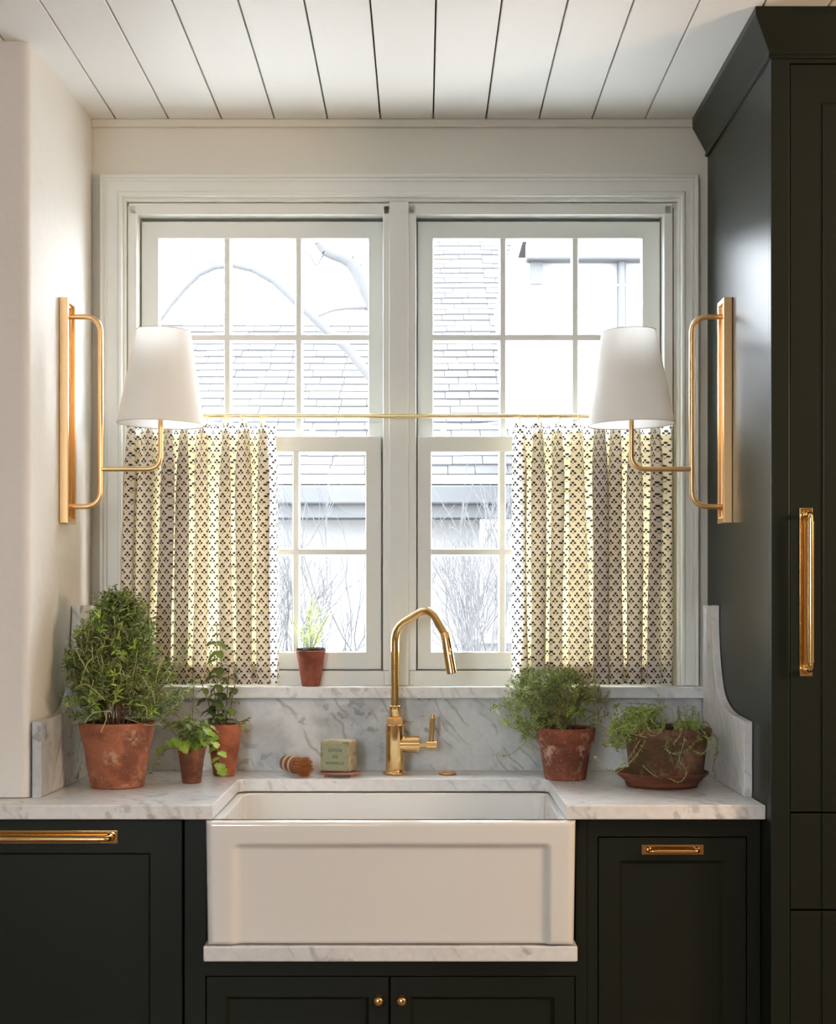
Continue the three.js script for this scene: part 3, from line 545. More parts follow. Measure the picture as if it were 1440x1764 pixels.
// leaves along a curve
function dress(L, curve, from, to, count, len, wid, cols, r, spread = 0.9, taper = 0.4) {
  for (let i = 0; i < count; i++) {
    const u = from + (to - from) * (i + r() * 0.6) / count, p = curve.getPointAt(Math.min(u, 1)), tg = curve.getTangentAt(Math.min(u, 1));
    let s = rdir(r).cross(tg).normalize(); for (const k of [1, -1]) {
      const d = s.clone().multiplyScalar(k * spread).addScaledVector(tg, 1 - spread * 0.55).add(rdir(r).multiplyScalar(0.25)).normalize(); const side = tg.clone().cross(d).add(rdir(r).multiplyScalar(0.3)).cross(d).cross(d).normalize();
      const sc = (1 - taper * (u - from) / (to - from + 1e-6)) * (0.75 + 0.5 * r()); const c = cols[Math.floor(r() * cols.length)], g = 0.8 + 0.4 * r();
      L.add(p, d, side, len * sc, wid * sc, [c[0] * g, c[1] * g, c[2] * g]);
    }
  }
}
// pot: outside profile [radius, height]..., wall thickness w
function pot(profile, w, mat, parent, soilY) {
  const top = profile.at(-1), pts = [[0.0001, 0], ...profile, [top[0] - w * 0.4, top[1] + 0.0012], [top[0] - w, top[1] - 0.001], [top[0] - w * 1.3, soilY - 0.012]];
  const g = lathe(pts, 64); const uv = g.attributes.uv, p = g.attributes.position; const R = Math.max(...profile.map((q) => q[0]));
  const reps = Math.max(1, Math.round(2 * Math.PI * R / 0.22)); for (let i = 0; i < uv.count; i++) uv.setXY(i, uv.getX(i) * reps, Math.hypot(0, p.getY(i)) / 0.22 + Math.hypot(p.getX(i), p.getZ(i)) * 1.3);
  mesh('pot', g, mat, parent);
}
function soil(r, y, parent, seed, lumps = 30, rough = 0.004) {
  const q = rng(seed), g = new THREE.CircleGeometry(r, 28, 0); const rings = []; const gs = [new THREE.CylinderGeometry(r, r * 0.96, 0.008, 32).translate(0, y - 0.004, 0)];
  for (let i = 0; i < lumps; i++) { const a = q() * 6.283, k = Math.sqrt(q()) * r * 0.92; gs.push(new THREE.IcosahedronGeometry(rough * (0.6 + q()), 0).scale(1, 0.7, 1).translate(Math.cos(a) * k, y + rough * 0.2, Math.sin(a) * k)); }
  mesh('soil', merge(gs), M.soil, parent);
}
const GREEN = { mid: [[0.224, 0.307, 0.063], [0.170, 0.254, 0.056], [0.287, 0.360, 0.084], [0.359, 0.414, 0.099], [0.134, 0.199, 0.063]], bright: [[0.359, 0.552, 0.069], [0.467, 0.644, 0.084], [0.305, 0.460, 0.069]], deep: [[0.126, 0.192, 0.049], [0.161, 0.230, 0.056], [0.099, 0.153, 0.041]], pale: [[0.646, 0.736, 0.336], [0.502, 0.644, 0.239], [0.754, 0.798, 0.448]], thyme: [[0.251, 0.337, 0.084], [0.322, 0.414, 0.105], [0.198, 0.261, 0.084], [0.430, 0.506, 0.140]] };

// 1: large bushy herb at left
{
  const t = thing('potted_herb', 'largest bushy green herb in a wide terracotta pot by the left wall', 'potted plant', [-0.693, 0.9112, 0.335], 'potted herbs by the sink');
  pot([[0.058, 0], [0.0605, 0.003], [0.076, 0.098], [0.0795, 0.104], [0.083, 0.126], [0.0865, 0.142], [0.0875, 0.147]], 0.008, clay(101, [0.62, 0.375, 0.27], [0.74, 0.62, 0.54], [0.40, 0.24, 0.175], 0.7, 0.6), t, 0.140);
  soil(0.079, 0.141, t, 4, 60, 0.005);
  const r = rng(7), L = new Leaves(), stems = [], pale = [], woody = [];
  for (let i = 0; i < 34; i++) { // woody stems
    const a = r() * 6.283, R = 0.09 * Math.sqrt(r()), y = 0.24 + 0.16 * r(); const cv = new THREE.CatmullRomCurve3([V(Math.cos(a) * 0.025, 0.138, Math.sin(a) * 0.025), V(Math.cos(a) * R * 0.8 + (r() - 0.5) * 0.03, 0.14 + (y - 0.14) * 0.5, Math.sin(a) * R * 0.8), V(Math.cos(a) * R, y, Math.sin(a) * R)]); woody.push(new THREE.TubeGeometry(cv, 12, 0.0012, 4));
  }
  const RAD = (h) => (h < 0.18 ? 0.104 + 0.030 * Math.sin(h / 0.18 * 1.571) : 0.134 * Math.pow(Math.max(0, 1 - Math.pow((h - 0.18) / 0.86, 1.5)), 0.72));
  for (let i = 0; i < 640; i++) { // leafy sprigs filling an egg-shaped crown
    const h = Math.pow(r(), 0.9), a = r() * 6.283; if (h < 0.14 && Math.sin(a) > -0.2 && Math.abs(Math.cos(a)) < 0.66) continue;
    const rho = RAD(h) * (0.32 + 0.68 * Math.sqrt(r())) * (0.88 + 0.16 * Math.sin(a * 3 + h * 9) + 0.10 * Math.sin(a * 7 - h * 15)), c = V(Math.cos(a) * rho, 0.162 + 0.268 * h, Math.sin(a) * rho * 0.9);
    const d = V(Math.cos(a) * 0.75, 0.25 + 0.75 * h, Math.sin(a) * 0.75).add(rdir(r).multiplyScalar(0.75)).normalize(), len = 0.034 + 0.036 * r(), bend = rdir(r).multiplyScalar(0.010);
    const cv = new THREE.CatmullRomCurve3([c.clone().addScaledVector(d, -len * 0.75).add(bend), c.clone(), c.clone().addScaledVector(d, len * 0.45).add(bend.clone().multiplyScalar(0.6)).add(V(0, -0.004 * r(), 0))]);
    (r() < 0.3 ? pale : stems).push(new THREE.TubeGeometry(cv, 7, 0.0008, 3));
    dress(L, cv, 0.12, 1.0, 7, 0.0180, 0.0056, r() < 0.16 ? GREEN.bright : r() < 0.4 ? GREEN.deep : GREEN.mid, r, 0.85, 0.2);
  }
  for (const [x, y, z, s] of [[-0.135, 0.285, 0.02, 14], [-0.142, 0.185, 0.03, 7], [-0.12, 0.315, -0.01, 10], [0.165, 0.335, 0, 12], [0.15, 0.30, -0.03, 10], [0.185, 0.245, 0.02, 12], [-0.05, 0.445, 0.01, 10], [0.055, 0.452, -0.02, 10], [0.03, 0.44, 0.02, 9], [0.16, 0.205, 0.04, 12], [0.13, 0.18, 0.05, 12]]) {
    const cv = new THREE.CatmullRomCurve3([V(x * 0.2, 0.16, z), V(x * 0.7, y * 0.8, z), V(x, y, z)]); pale.push(new THREE.TubeGeometry(cv, 14, 0.001, 4)); dress(L, cv, 0.55, 1, s, 0.017, 0.0062, GREEN.mid, r, 0.9, 0.2);
  }
  for (let i = 0; i < 44; i++) { const a = r() * 3.14, y = 0.17 + 0.22 * r(), h = (y - 0.15) / 0.275, R = RAD(h) * (0.85 + 0.2 * r()), t1 = (r() - 0.5) * 1.1, w = 0.012 + 0.03 * r(); const at2 = (q, dy) => V(Math.cos(a + q) * R * 0.98, y + dy, Math.sin(a + q) * R * 0.9);
    pale.push(new THREE.TubeGeometry(new THREE.CatmullRomCurve3([at2(-t1 * 0.5, -w), at2(-t1 * 0.1 + (r() - 0.5) * 0.1, -w * 0.2), at2(t1 * 0.25, w * 0.5 * (r() - 0.2)), at2(t1 * 0.6, w * (r() - 0.1))]), 14, 0.0010, 4)); }
  const press = (a) => { for (let i = 0; i < a.length; i += 3) { const lim = a[i + 1] < 0.168 ? 0.082 : 0.100, k = a[i + 1] < 0.168 ? 0.024 : 0.034; if (a[i] < -lim) a[i] = -lim - k * (1 - Math.exp((a[i] + lim) / k)); } }; // the wall keeps the sprigs in
  press(L.p); for (const g of [...stems, ...pale]) press(g.attributes.position.array);
  mesh('stems', merge(woody), M.stemRed, t); mesh('stems', merge(stems), M.stem, t); mesh('stems', merge(pale), M.stemPale, t); stuff(mesh('foliage', L.geo(), M.leaf, t));
}
// broad leaf outline shared by the individually built leaves
function broadLeaf(len, wid, toothed, curl, col) {
  const n = 9, pos = [], uv = [], idx = [], colr = []; const w = (a) => Math.pow(Math.sin(Math.PI * Math.pow(a, 0.72)), 0.85) * (toothed ? 1 + 0.10 * (Math.round(a * n) % 2 ? 1 : -1) : 1);
  for (let i = 0; i <= n; i++) { const a = i / n, hw = Math.max(0.02, w(a)) * wid / 2; for (const k of [-1, -0.5, 0, 0.5, 1]) { pos.push(k * hw, 0.18 * Math.abs(k) * hw - curl * a * a * len + 0.04 * len * Math.sin(a * 14) * Math.abs(k), a * len); const g = k === 0 ? 1.15 : 1 - 0.12 * ((i + Math.round(k * 2)) & 1); colr.push(col[0] * g, col[1] * g, col[2] * g); } }
  for (let i = 0; i < n; i++) for (let j = 0; j < 4; j++) { const a = i * 5 + j; idx.push(a, a + 6, a + 1, a, a + 5, a + 6); }
  const g = new THREE.BufferGeometry(); g.setAttribute('position', new THREE.Float32BufferAttribute(pos, 3)); g.setAttribute('color', new THREE.Float32BufferAttribute(colr, 3)); g.setIndex(idx); g.computeVertexNormals(); return g;
}
function placeLeaf(g, parent, p, dir, roll, s) {
  const m = mesh('leaf', g, M.leaf, parent); m.position.copy(p); const z = dir.clone().normalize(), up = Math.abs(z.y) > 0.95 ? V(1, 0, 0) : V(0, 1, 0), x = up.clone().cross(z).normalize(), y = z.clone().cross(x);
  m.quaternion.setFromRotationMatrix(new THREE.Matrix4().makeBasis(x, y, z)); m.rotateZ(roll); m.scale.setScalar(s); return m;
}
const mintSet = GREEN.deep.concat(GREEN.mid.slice(0, 2)).map((c, i) => broadLeaf(0.030, 0.020, false, 0.12 + 0.05 * (i % 3), c));
const limeSet = GREEN.bright.map((c, i) => broadLeaf(0.026, 0.023, true, 0.15 + 0.05 * i, c));
const oregSet = GREEN.mid.slice(0, 4).map((c, i) => broadLeaf(0.017, 0.011, false, 0.15 + 0.04 * i, c));
// 3: tall mint behind
{
  const t = thing('potted_herb', 'tall mint with dark paired leaves in a terracotta pot against the splashback', 'potted plant', [-0.478, 0.9112, 0.118], 'potted herbs by the sink');
  pot([[0.0235, 0], [0.026, 0.002], [0.037, 0.075], [0.0405, 0.098], [0.0445, 0.1205], [0.0455, 0.1235]], 0.005, clay(131, [0.68, 0.40, 0.285], [0.76, 0.58, 0.48], [0.42, 0.24, 0.16], 0.3, 0.4), t, 0.114);
  soil(0.0385, 0.115, t, 9, 24, 0.004);
  const r = rng(33), st = [];
  for (const [bx0, bz, tx, ty, tz, n] of [[-0.012, 0.004, -0.016, 0.362, 0.012, 11], [0.006, -0.004, 0.012, 0.262, 0.0, 6], [0.014, 0.006, 0.030, 0.236, 0.01, 5], [-0.018, 0.0, -0.058, 0.236, 0.005, 5], [-0.006, 0.012, -0.022, 0.215, 0.028, 6]]) {
    const cv = new THREE.CatmullRomCurve3([V(bx0, 0.114, bz), V((bx0 * 2 + tx) / 3 - 0.003, 0.114 + (ty - 0.114) * 0.4, bz), V(tx, ty, tz)]); st.push(new THREE.TubeGeometry(cv, 20, 0.0011, 5));
    for (let i = 0; i < n; i++) { const u = 0.18 + 0.82 * i / (n - 1), p = cv.getPointAt(Math.min(1, u)), a = (i % 2 ? 1.1 : 0.05) + (r() - 0.5) * 0.6, sc = (u > 0.88 ? 0.55 : 0.85 + 0.3 * r()) * (1 - 0.25 * Math.max(0, u - 0.6)); for (const k of [0, Math.PI]) placeLeaf(mintSet[Math.floor(r() * mintSet.length)], t, p, V(Math.cos(a + k), (u > 0.9 ? 0.3 : -0.15) - 0.45 * r(), 0.45 + 0.5 * Math.sin(a + k)), (r() - 0.5) * 0.7, sc * 1.12); }
  }
  for (const [x0, x1, y1, z] of [[0.03, 0.056, 0.135, 0.01], [0.02, 0.058, 0.105, 0.03]]) { const cv = new THREE.CatmullRomCurve3([V(x0 * 0.5, 0.115, z * 0.4), V(x0 + 0.008, 0.13, z), V(x1, y1, z + 0.004)]); st.push(new THREE.TubeGeometry(cv, 14, 0.0009, 5)); for (let i = 0; i < 3; i++) placeLeaf(oregSet[i % 4], t, cv.getPointAt(0.7 + 0.14 * i), V(1, -0.6 + 0.7 * i, 0.3), r(), 0.8); }
  mesh('stems', merge(st), M.stemRed, t);
}
// 2: small pot in front, oregano with bright trailing leaves
{
  const t = thing('potted_herb', 'small leafy herb in the narrow terracotta pot left of the sink cut-out', 'potted plant', [-0.535, 0.9112, 0.262], 'potted herbs by the sink');
  pot([[0.021, 0], [0.0222, 0.002], [0.0285, 0.055], [0.0335, 0.079], [0.0345, 0.083]], 0.004, clay(151, [0.55, 0.325, 0.235], [0.64, 0.48, 0.40], [0.30, 0.175, 0.125], 0.3, 0.55), t, 0.076);
  soil(0.0295, 0.077, t, 12, 16, 0.0035);
  const r = rng(52), st = [];
  for (let i = 0; i < 20; i++) {
    const a = r() * 6.283, R = 0.015 + 0.05 * r(), y = 0.092 + 0.06 * r(); const cv = new THREE.CatmullRomCurve3([V(Math.cos(a) * 0.012, 0.075, Math.sin(a) * 0.012), V(Math.cos(a) * R * 0.6, y + 0.005, Math.sin(a) * R * 0.6), V(Math.cos(a) * R, y - 0.012 * r(), Math.sin(a) * R)]); st.push(new THREE.TubeGeometry(cv, 12, 0.0008, 4));
    for (let k = 0; k < 5; k++) { const p = cv.getPointAt(0.3 + 0.17 * k), b = a + (k % 2 ? 1.5 : 0) + (r() - 0.5); for (const h of [0, Math.PI]) placeLeaf(oregSet[Math.floor(r() * 4)], t, p, V(Math.cos(b + h), -0.5 + 0.5 * r(), 0.35 + 0.6 * Math.sin(b + h)), (r() - 0.5), 0.95 + 0.5 * r()); }
  }
  { const cv = new THREE.CatmullRomCurve3([V(-0.005, 0.075, 0), V(0.002, 0.16, -0.005), V(0.004, 0.232, -0.005)]); st.push(new THREE.TubeGeometry(cv, 16, 0.001, 4)); for (let k = 0; k < 13; k++) { const p = cv.getPointAt(0.28 + 0.058 * k), b = (k % 2) * 1.57 + r() * 0.5; for (const h of [0, Math.PI]) placeLeaf(oregSet[Math.floor(r() * 4)], t, p, V(Math.cos(b + h), 0.35, Math.sin(b + h)), 0, 1.0 - 0.03 * k); } }
  // bright leaves hanging at the right and the left rim
  for (const pts of [[[0.01, 0.085, 0.015], [0.036, 0.112, 0.03], [0.056, 0.098, 0.035], [0.068, 0.070, 0.036], [0.072, 0.035, 0.034]], [[-0.01, 0.085, 0.012], [-0.035, 0.105, 0.022], [-0.055, 0.085, 0.024]], [[0.0, 0.085, 0.015], [0.03, 0.128, 0.02], [0.064, 0.112, 0.02]], [[0.0, 0.085, 0.018], [-0.012, 0.10, 0.034], [-0.02, 0.086, 0.042]]]) {
    const cv = new THREE.CatmullRomCurve3(pts.map((p) => V(...p))); st.push(new THREE.TubeGeometry(cv, 16, 0.0009, 5)); const n = pts.length * 2;
    for (let k = 0; k < n; k++) { const p = cv.getPointAt((k + 1) / n), b = r() * 6.283; placeLeaf(limeSet[k % 3], t, p, V(Math.cos(b), -0.65 + 0.4 * r(), 0.30 + 0.4 * Math.abs(Math.sin(b))), (r() - 0.5) * 0.9, 0.85 + 0.4 * r()); }
  }
  for (const pts of [[[-0.01, 0.08, 0], [-0.06, 0.075, 0.01], [-0.085, 0.035, 0.015], [-0.092, 0.022, 0.015]], [[-0.01, 0.09, -0.01], [-0.05, 0.13, -0.02], [-0.07, 0.14, -0.02]], [[0.0, 0.09, -0.01], [-0.04, 0.155, -0.03], [-0.06, 0.16, -0.03]]]) { const cv = new THREE.CatmullRomCurve3(pts.map((p) => V(...p))); st.push(new THREE.TubeGeometry(cv, 14, 0.0008, 4)); for (let k = 0; k < 6; k++) for (const h of [0, 3.1]) placeLeaf(oregSet[k % 4], t, cv.getPointAt(0.3 + 0.14 * k), V(Math.cos(k * 1.4 + h), 0.2, Math.sin(k * 1.4 + h)), r() - 0.5, 0.8); }
  mesh('stems', merge(st), M.stem, t);
}
// 4: rosemary on the ledge
{
  const t = thing('potted_herb', 'tiny rosemary seedling in a small terracotta pot on the marble window ledge', 'potted plant', [-0.2755, 1.1217, 0.0255], 'potted herbs by the sink');
  pot([[0.0205, 0], [0.0225, 0.002], [0.0315, 0.058], [0.0322, 0.060], [0.0365, 0.0845], [0.0372, 0.087]], 0.004, clay(171, [0.56, 0.315, 0.235], [0.66, 0.46, 0.38], [0.38, 0.205, 0.15], 0.3, 0.45, 0.0006), t, 0.084);
  soil(0.0325, 0.0875, t, 17, 60, 0.0078);
  const r = rng(61), L = new Leaves(), st = [];
  for (const [x, y, z, n] of [[0.002, 0.222, 0, 26], [-0.006, 0.19, 0.004, 16], [0.022, 0.195, -0.004, 14], [0.04, 0.172, 0.002, 12], [0.052, 0.188, -0.003, 8], [-0.028, 0.150, 0.003, 14], [-0.05, 0.165, 0, 5], [-0.02, 0.118, 0.006, 8], [0.022, 0.118, 0.006, 8]]) {
    const cv = new THREE.CatmullRomCurve3([V(x * 0.05, 0.085, 0), V(x * 0.45, 0.085 + (y - 0.085) * 0.5, z * 0.5), V(x, y, z)]); st.push(new THREE.TubeGeometry(cv, 14, 0.0009, 5)); dress(L, cv, 0.25, 1, n, 0.020, 0.0032, GREEN.pale, r, 0.7, 0.15);
  }
  mesh('stems', merge(st), M.stemPale, t); stuff(mesh('foliage', L.geo(), M.leaf, t));
}
// 5: thyme
{
  const t = thing('potted_herb', 'mound of fine thyme in a weathered terracotta pot right of the tap', 'potted plant', [0.340, 0.9112, 0.185], 'potted herbs by the sink');
  pot([[0.0475, 0], [0.0495, 0.003], [0.0605, 0.080], [0.0610, 0.0835], [0.0665, 0.0865], [0.0680, 0.090], [0.0715, 0.118], [0.072, 0.1215]], 0.006, clay(191, [0.56, 0.31, 0.225], [0.78, 0.68, 0.62], [0.34, 0.19, 0.135], 0.85, 0.5), t, 0.114);
  soil(0.0635, 0.115, t, 21, 40, 0.005);
  const r = rng(71), L = new Leaves(), st = [], tw = [];
  for (let i = 0; i < 46; i++) { const a = r() * 6.283, k = Math.sqrt(r()), x = -0.022 + Math.cos(a) * 0.10 * k, z = Math.sin(a) * 0.07 * k; tw.push(smoothTube([[Math.cos(a) * 0.04 * k, 0.113, Math.sin(a) * 0.04 * k], [x * 0.6, 0.15, z * 0.6], [x, 0.17 + 0.06 * r(), z]], 0.0007, 9, 3)); }
  for (let i = 0; i < 700; i++) {
    const h = Math.pow(r(), 0.85), a = r() * 6.283, R = (h < 0.4 ? 0.095 + 0.04 * Math.sin(h / 0.4 * 1.571) : 0.135 * Math.sqrt(Math.max(0, 1 - Math.pow((h - 0.4) / 0.66, 2)))) * (0.92 + 0.16 * Math.sin(a * 4 + h * 7)), rho = R * (0.25 + 0.78 * Math.sqrt(r())) * (0.9 + 0.2 * r());
    const c = V(-0.024 + Math.cos(a) * rho, 0.122 + 0.135 * h - (Math.cos(a) < -0.5 && h < 0.3 ? 0.025 * r() : 0), Math.sin(a) * rho * 0.72); if (Math.cos(a) > 0.25 && r() < 0.45) continue; if (h < 0.22 && Math.sin(a) > 0 && Math.abs(Math.cos(a)) < 0.7 && r() < 0.8) continue;
    const d = V(Math.cos(a) * 0.7, 0.35 + 0.7 * h, Math.sin(a) * 0.7).add(rdir(r).multiplyScalar(0.8)).normalize(), len = 0.022 + 0.022 * r();
    const cv = new THREE.CatmullRomCurve3([c.clone().addScaledVector(d, -len * 0.8), c.clone(), c.clone().addScaledVector(d, len * 0.4).add(rdir(r).multiplyScalar(0.004))]); (i % 3 ? tw : st).push(new THREE.TubeGeometry(cv, 5, 0.00055, 3));
    dress(L, cv, 0.15, 1, 8, 0.0078, 0.0040, r() < 0.15 ? GREEN.bright : GREEN.thyme, r, 0.95, 0.2);
  }
  for (const pts of [[[-0.05, 0.15, 0.03], [-0.115, 0.155, 0.03], [-0.15, 0.172, 0.03], [-0.19, 0.185, 0.03]], [[-0.05, 0.13, 0.03], [-0.10, 0.085, 0.03], [-0.14, 0.058, 0.03], [-0.175, 0.062, 0.03]], [[-0.05, 0.14, 0.02], [-0.085, 0.095, 0.03], [-0.075, 0.06, 0.035]], [[-0.05, 0.14, 0.0], [-0.105, 0.10, 0.02], [-0.085, 0.075, 0.03]], [[0, 0.15, 0], [-0.07, 0.215, 0.01], [-0.115, 0.222, 0.01]], [[0, 0.15, 0], [-0.05, 0.225, 0], [-0.09, 0.245, 0.0]], [[0, 0.15, 0], [-0.03, 0.23, 0.01], [-0.035, 0.262, 0.01]]]) { const cv = new THREE.CatmullRomCurve3(pts.map((p) => V(...p))); st.push(new THREE.TubeGeometry(cv, 18, 0.0009, 4)); dress(L, cv, 0.5, 1, 10, 0.0085, 0.0044, GREEN.thyme, r, 0.9, 0.1); }
  mesh('stems', merge(st), M.stemPale, t); mesh('stems', merge(tw), M.stemRed, t); stuff(mesh('foliage', L.geo(), M.leaf, t));
}
// 6: low pot and saucer
{
  const sc = thing('plant_saucer', 'round terracotta saucer under the low mossy pot on the right', 'saucer', [0.548, 0.9112, 0.318]);
  const cm = clay(211, [0.50, 0.29, 0.215], [0.58, 0.42, 0.35], [0.30, 0.175, 0.125], 0.3, 0.5);
  mesh('saucer', lathe([[0.0001, 0], [0.080, 0], [0.0815, 0.006], [0.0835, 0.007], [0.084, 0.012], [0.087, 0.014], [0.103, 0.0275], [0.106, 0.031], [0.1055, 0.0335], [0.102, 0.033], [0.088, 0.017], [0.0001, 0.0125]], 72), cm, sc);
  const t = thing('potted_herb', 'trailing wiry thyme spilling from a low mossy terracotta pot on a saucer', 'potted plant', [0.558, 0.9245, 0.318], 'potted herbs by the sink');
  const pm = clay(221, [0.47, 0.32, 0.245], [0.54, 0.48, 0.38], [0.30, 0.225, 0.15], 0.7, 0.85, 0.002);
  pot([[0.0795, 0], [0.0815, 0.003], [0.0925, 0.088], [0.0945, 0.096], [0.1015, 0.1035], [0.1035, 0.112], [0.102, 0.1185], [0.098, 0.1205]], 0.009, pm, t, 0.108);
  soil(0.0885, 0.109, t, 31, 70, 0.0065);
  const r = rng(83), L = new Leaves(), st = [], pl = [];
  const strand = (pts, n, from = 0.2, big = 1) => { const cv = new THREE.CatmullRomCurve3(pts.map((p) => V(...p))); (r() < 0.5 ? st : pl).push(new THREE.TubeGeometry(cv, 20, 0.00085, 4)); dress(L, cv, from, 1, Math.round(n * 1.35), 0.0076 * big, 0.0040 * big, GREEN.thyme.concat(GREEN.bright), r, 0.95, 0.1); };
  for (let i = 0; i < 120; i++) { // curling tangle on the left, partly over the rim
    const k = r(), cx = -0.035 - 0.085 * k, cy = 0.140 - 0.052 * k * k, cz = (r() - 0.4) * 0.085; const q = (m) => [cx + (r() - 0.5) * 0.075 * m, cy + (r() - 0.5) * 0.062 * m, cz + (r() - 0.5) * 0.07 * m];
    const p0 = [-0.02 - 0.05 * r(), 0.110, (r() - 0.5) * 0.09], w = [p0, [(p0[0] + cx) / 2, 0.128 + 0.035 * r(), (p0[2] + cz) / 2], q(0.8), q(1), q(1.15)]; for (const p of w) { const e = Math.hypot(p[0], p[2]); if (p[1] < 0.122 && e < 0.108) { p[0] *= 0.112 / e; p[2] *= 0.112 / e; } if (p === p0) { p[0] = -0.03 - 0.03 * r(); p[2] *= 0.5; } } strand(w, 11, 0.15);
  }
  for (let i = 0; i < 26; i++) { const a = 0.3 + r() * 1.5, k = 0.6 + 0.4 * r(), x = 0.018 + Math.cos(a) * 0.08 * k, z = Math.sin(a) * 0.105 * k; strand([[x * 0.6, 0.108, z * 0.6], [x * 0.9, 0.128 + 0.015 * r(), z * 0.9], [x, 0.115 + 0.012 * r(), z * 1.02], [x + (r() - 0.5) * 0.05, 0.09 + 0.015 * r(), z * 1.08]], 10, 0.2); }
  for (let i = 0; i < 14; i++) { const x = 0.03 + 0.05 * r(); strand([[x * 0.7, 0.108, -0.03], [x, 0.13, -0.02], [x + 0.01 * (r() - 0.5), 0.142 + 0.03 * r(), -0.02]], 9, 0.2); }
  strand([[-0.03, 0.115, 0.03], [-0.045, 0.165, 0.04], [0.0, 0.168, 0.045], [0.012, 0.13, 0.05]], 6); strand([[0.0, 0.11, 0], [-0.02, 0.17, 0.01], [-0.02, 0.195, 0.01]], 8);
  strand([[-0.05, 0.11, 0.06], [-0.115, 0.10, 0.075], [-0.15, 0.125, 0.075], [-0.172, 0.135, 0.075]], 10); strand([[-0.05, 0.11, 0.06], [-0.12, 0.085, 0.07], [-0.14, 0.09, 0.07], [-0.16, 0.085, 0.07]], 8);
  strand([[-0.06, 0.11, 0.06], [-0.105, 0.05, 0.085], [-0.135, 0.03, 0.085], [-0.175, 0.062, 0.08]], 12); strand([[-0.05, 0.11, 0.07], [-0.085, 0.06, 0.09], [-0.12, 0.03, 0.09], [-0.14, 0.02, 0.09]], 14);
  strand([[0.03, 0.115, 0.09], [0.02, 0.085, 0.104], [0.012, 0.055, 0.101], [0.03, 0.03, 0.102], [0.012, 0.006, 0.104], [-0.01, 0.016, 0.104], [-0.04, 0.02, 0.102], [-0.07, 0.045, 0.10]], 8, 0.3); strand([[0.02, 0.115, 0.09], [-0.02, 0.09, 0.109], [-0.005, 0.072, 0.106], [0.03, 0.078, 0.106], [0.05, 0.10, 0.104]], 14, 0.1);
  strand([[0.06, 0.115, 0.07], [0.082, 0.095, 0.085], [0.07, 0.07, 0.085], [0.045, 0.075, 0.10]], 10); strand([[0.085, 0.115, 0.03], [0.108, 0.10, 0.035], [0.107, 0.06, 0.035], [0.098, 0.025, 0.035]], 18, 0.3, 1.1);
  mesh('stems', merge(st), M.stem, t); mesh('stems', merge(pl), M.stemPale, t); stuff(mesh('foliage', L.geo(), M.leaf, t));
}

// ------------------------------------------------------------------ unseen globe lamps, placed to light the alcove from right and behind the camera
for (const [x, y, z, cd, tint] of UNSEEN_LAMPS) {
  const t = thing('unseen_pendant_lamp', x > 0 ? 'unseen globe lamp to the right, lighting the ceiling and left wall' : 'unseen globe lamp behind the camera, placed to light the right recess', 'pendant lamp', [x, y, z], 'unseen globe lamps of the kitchen');
  const gm = std([0.9, 0.88, 0.84], 0.5); gm.emissive.setRGB(...tint); gm.emissiveIntensity = 1.2;
  mesh('unseen_globe_light', new THREE.SphereGeometry(0.19, 40, 28), gm, t);
  mesh('cord', merge([rod([0, 0.19, 0], [0, CEIL - y, 0], 0.004, 0.004, 10), rod([0, CEIL - y - 0.02, 0], [0, CEIL - y, 0], 0.05, 0.05, 28), rod([0, 0.185, 0], [0, 0.215, 0], 0.035, 0.03, 24)]), M.brassSatin, t);
  const l = new THREE.PointLight(new THREE.Color().setRGB(...tint), cd, 0, 2); l.castShadow = true; l.shadow.radius = 8; l.shadow.mapSize.set(1024, 1024); t.add(l);
}

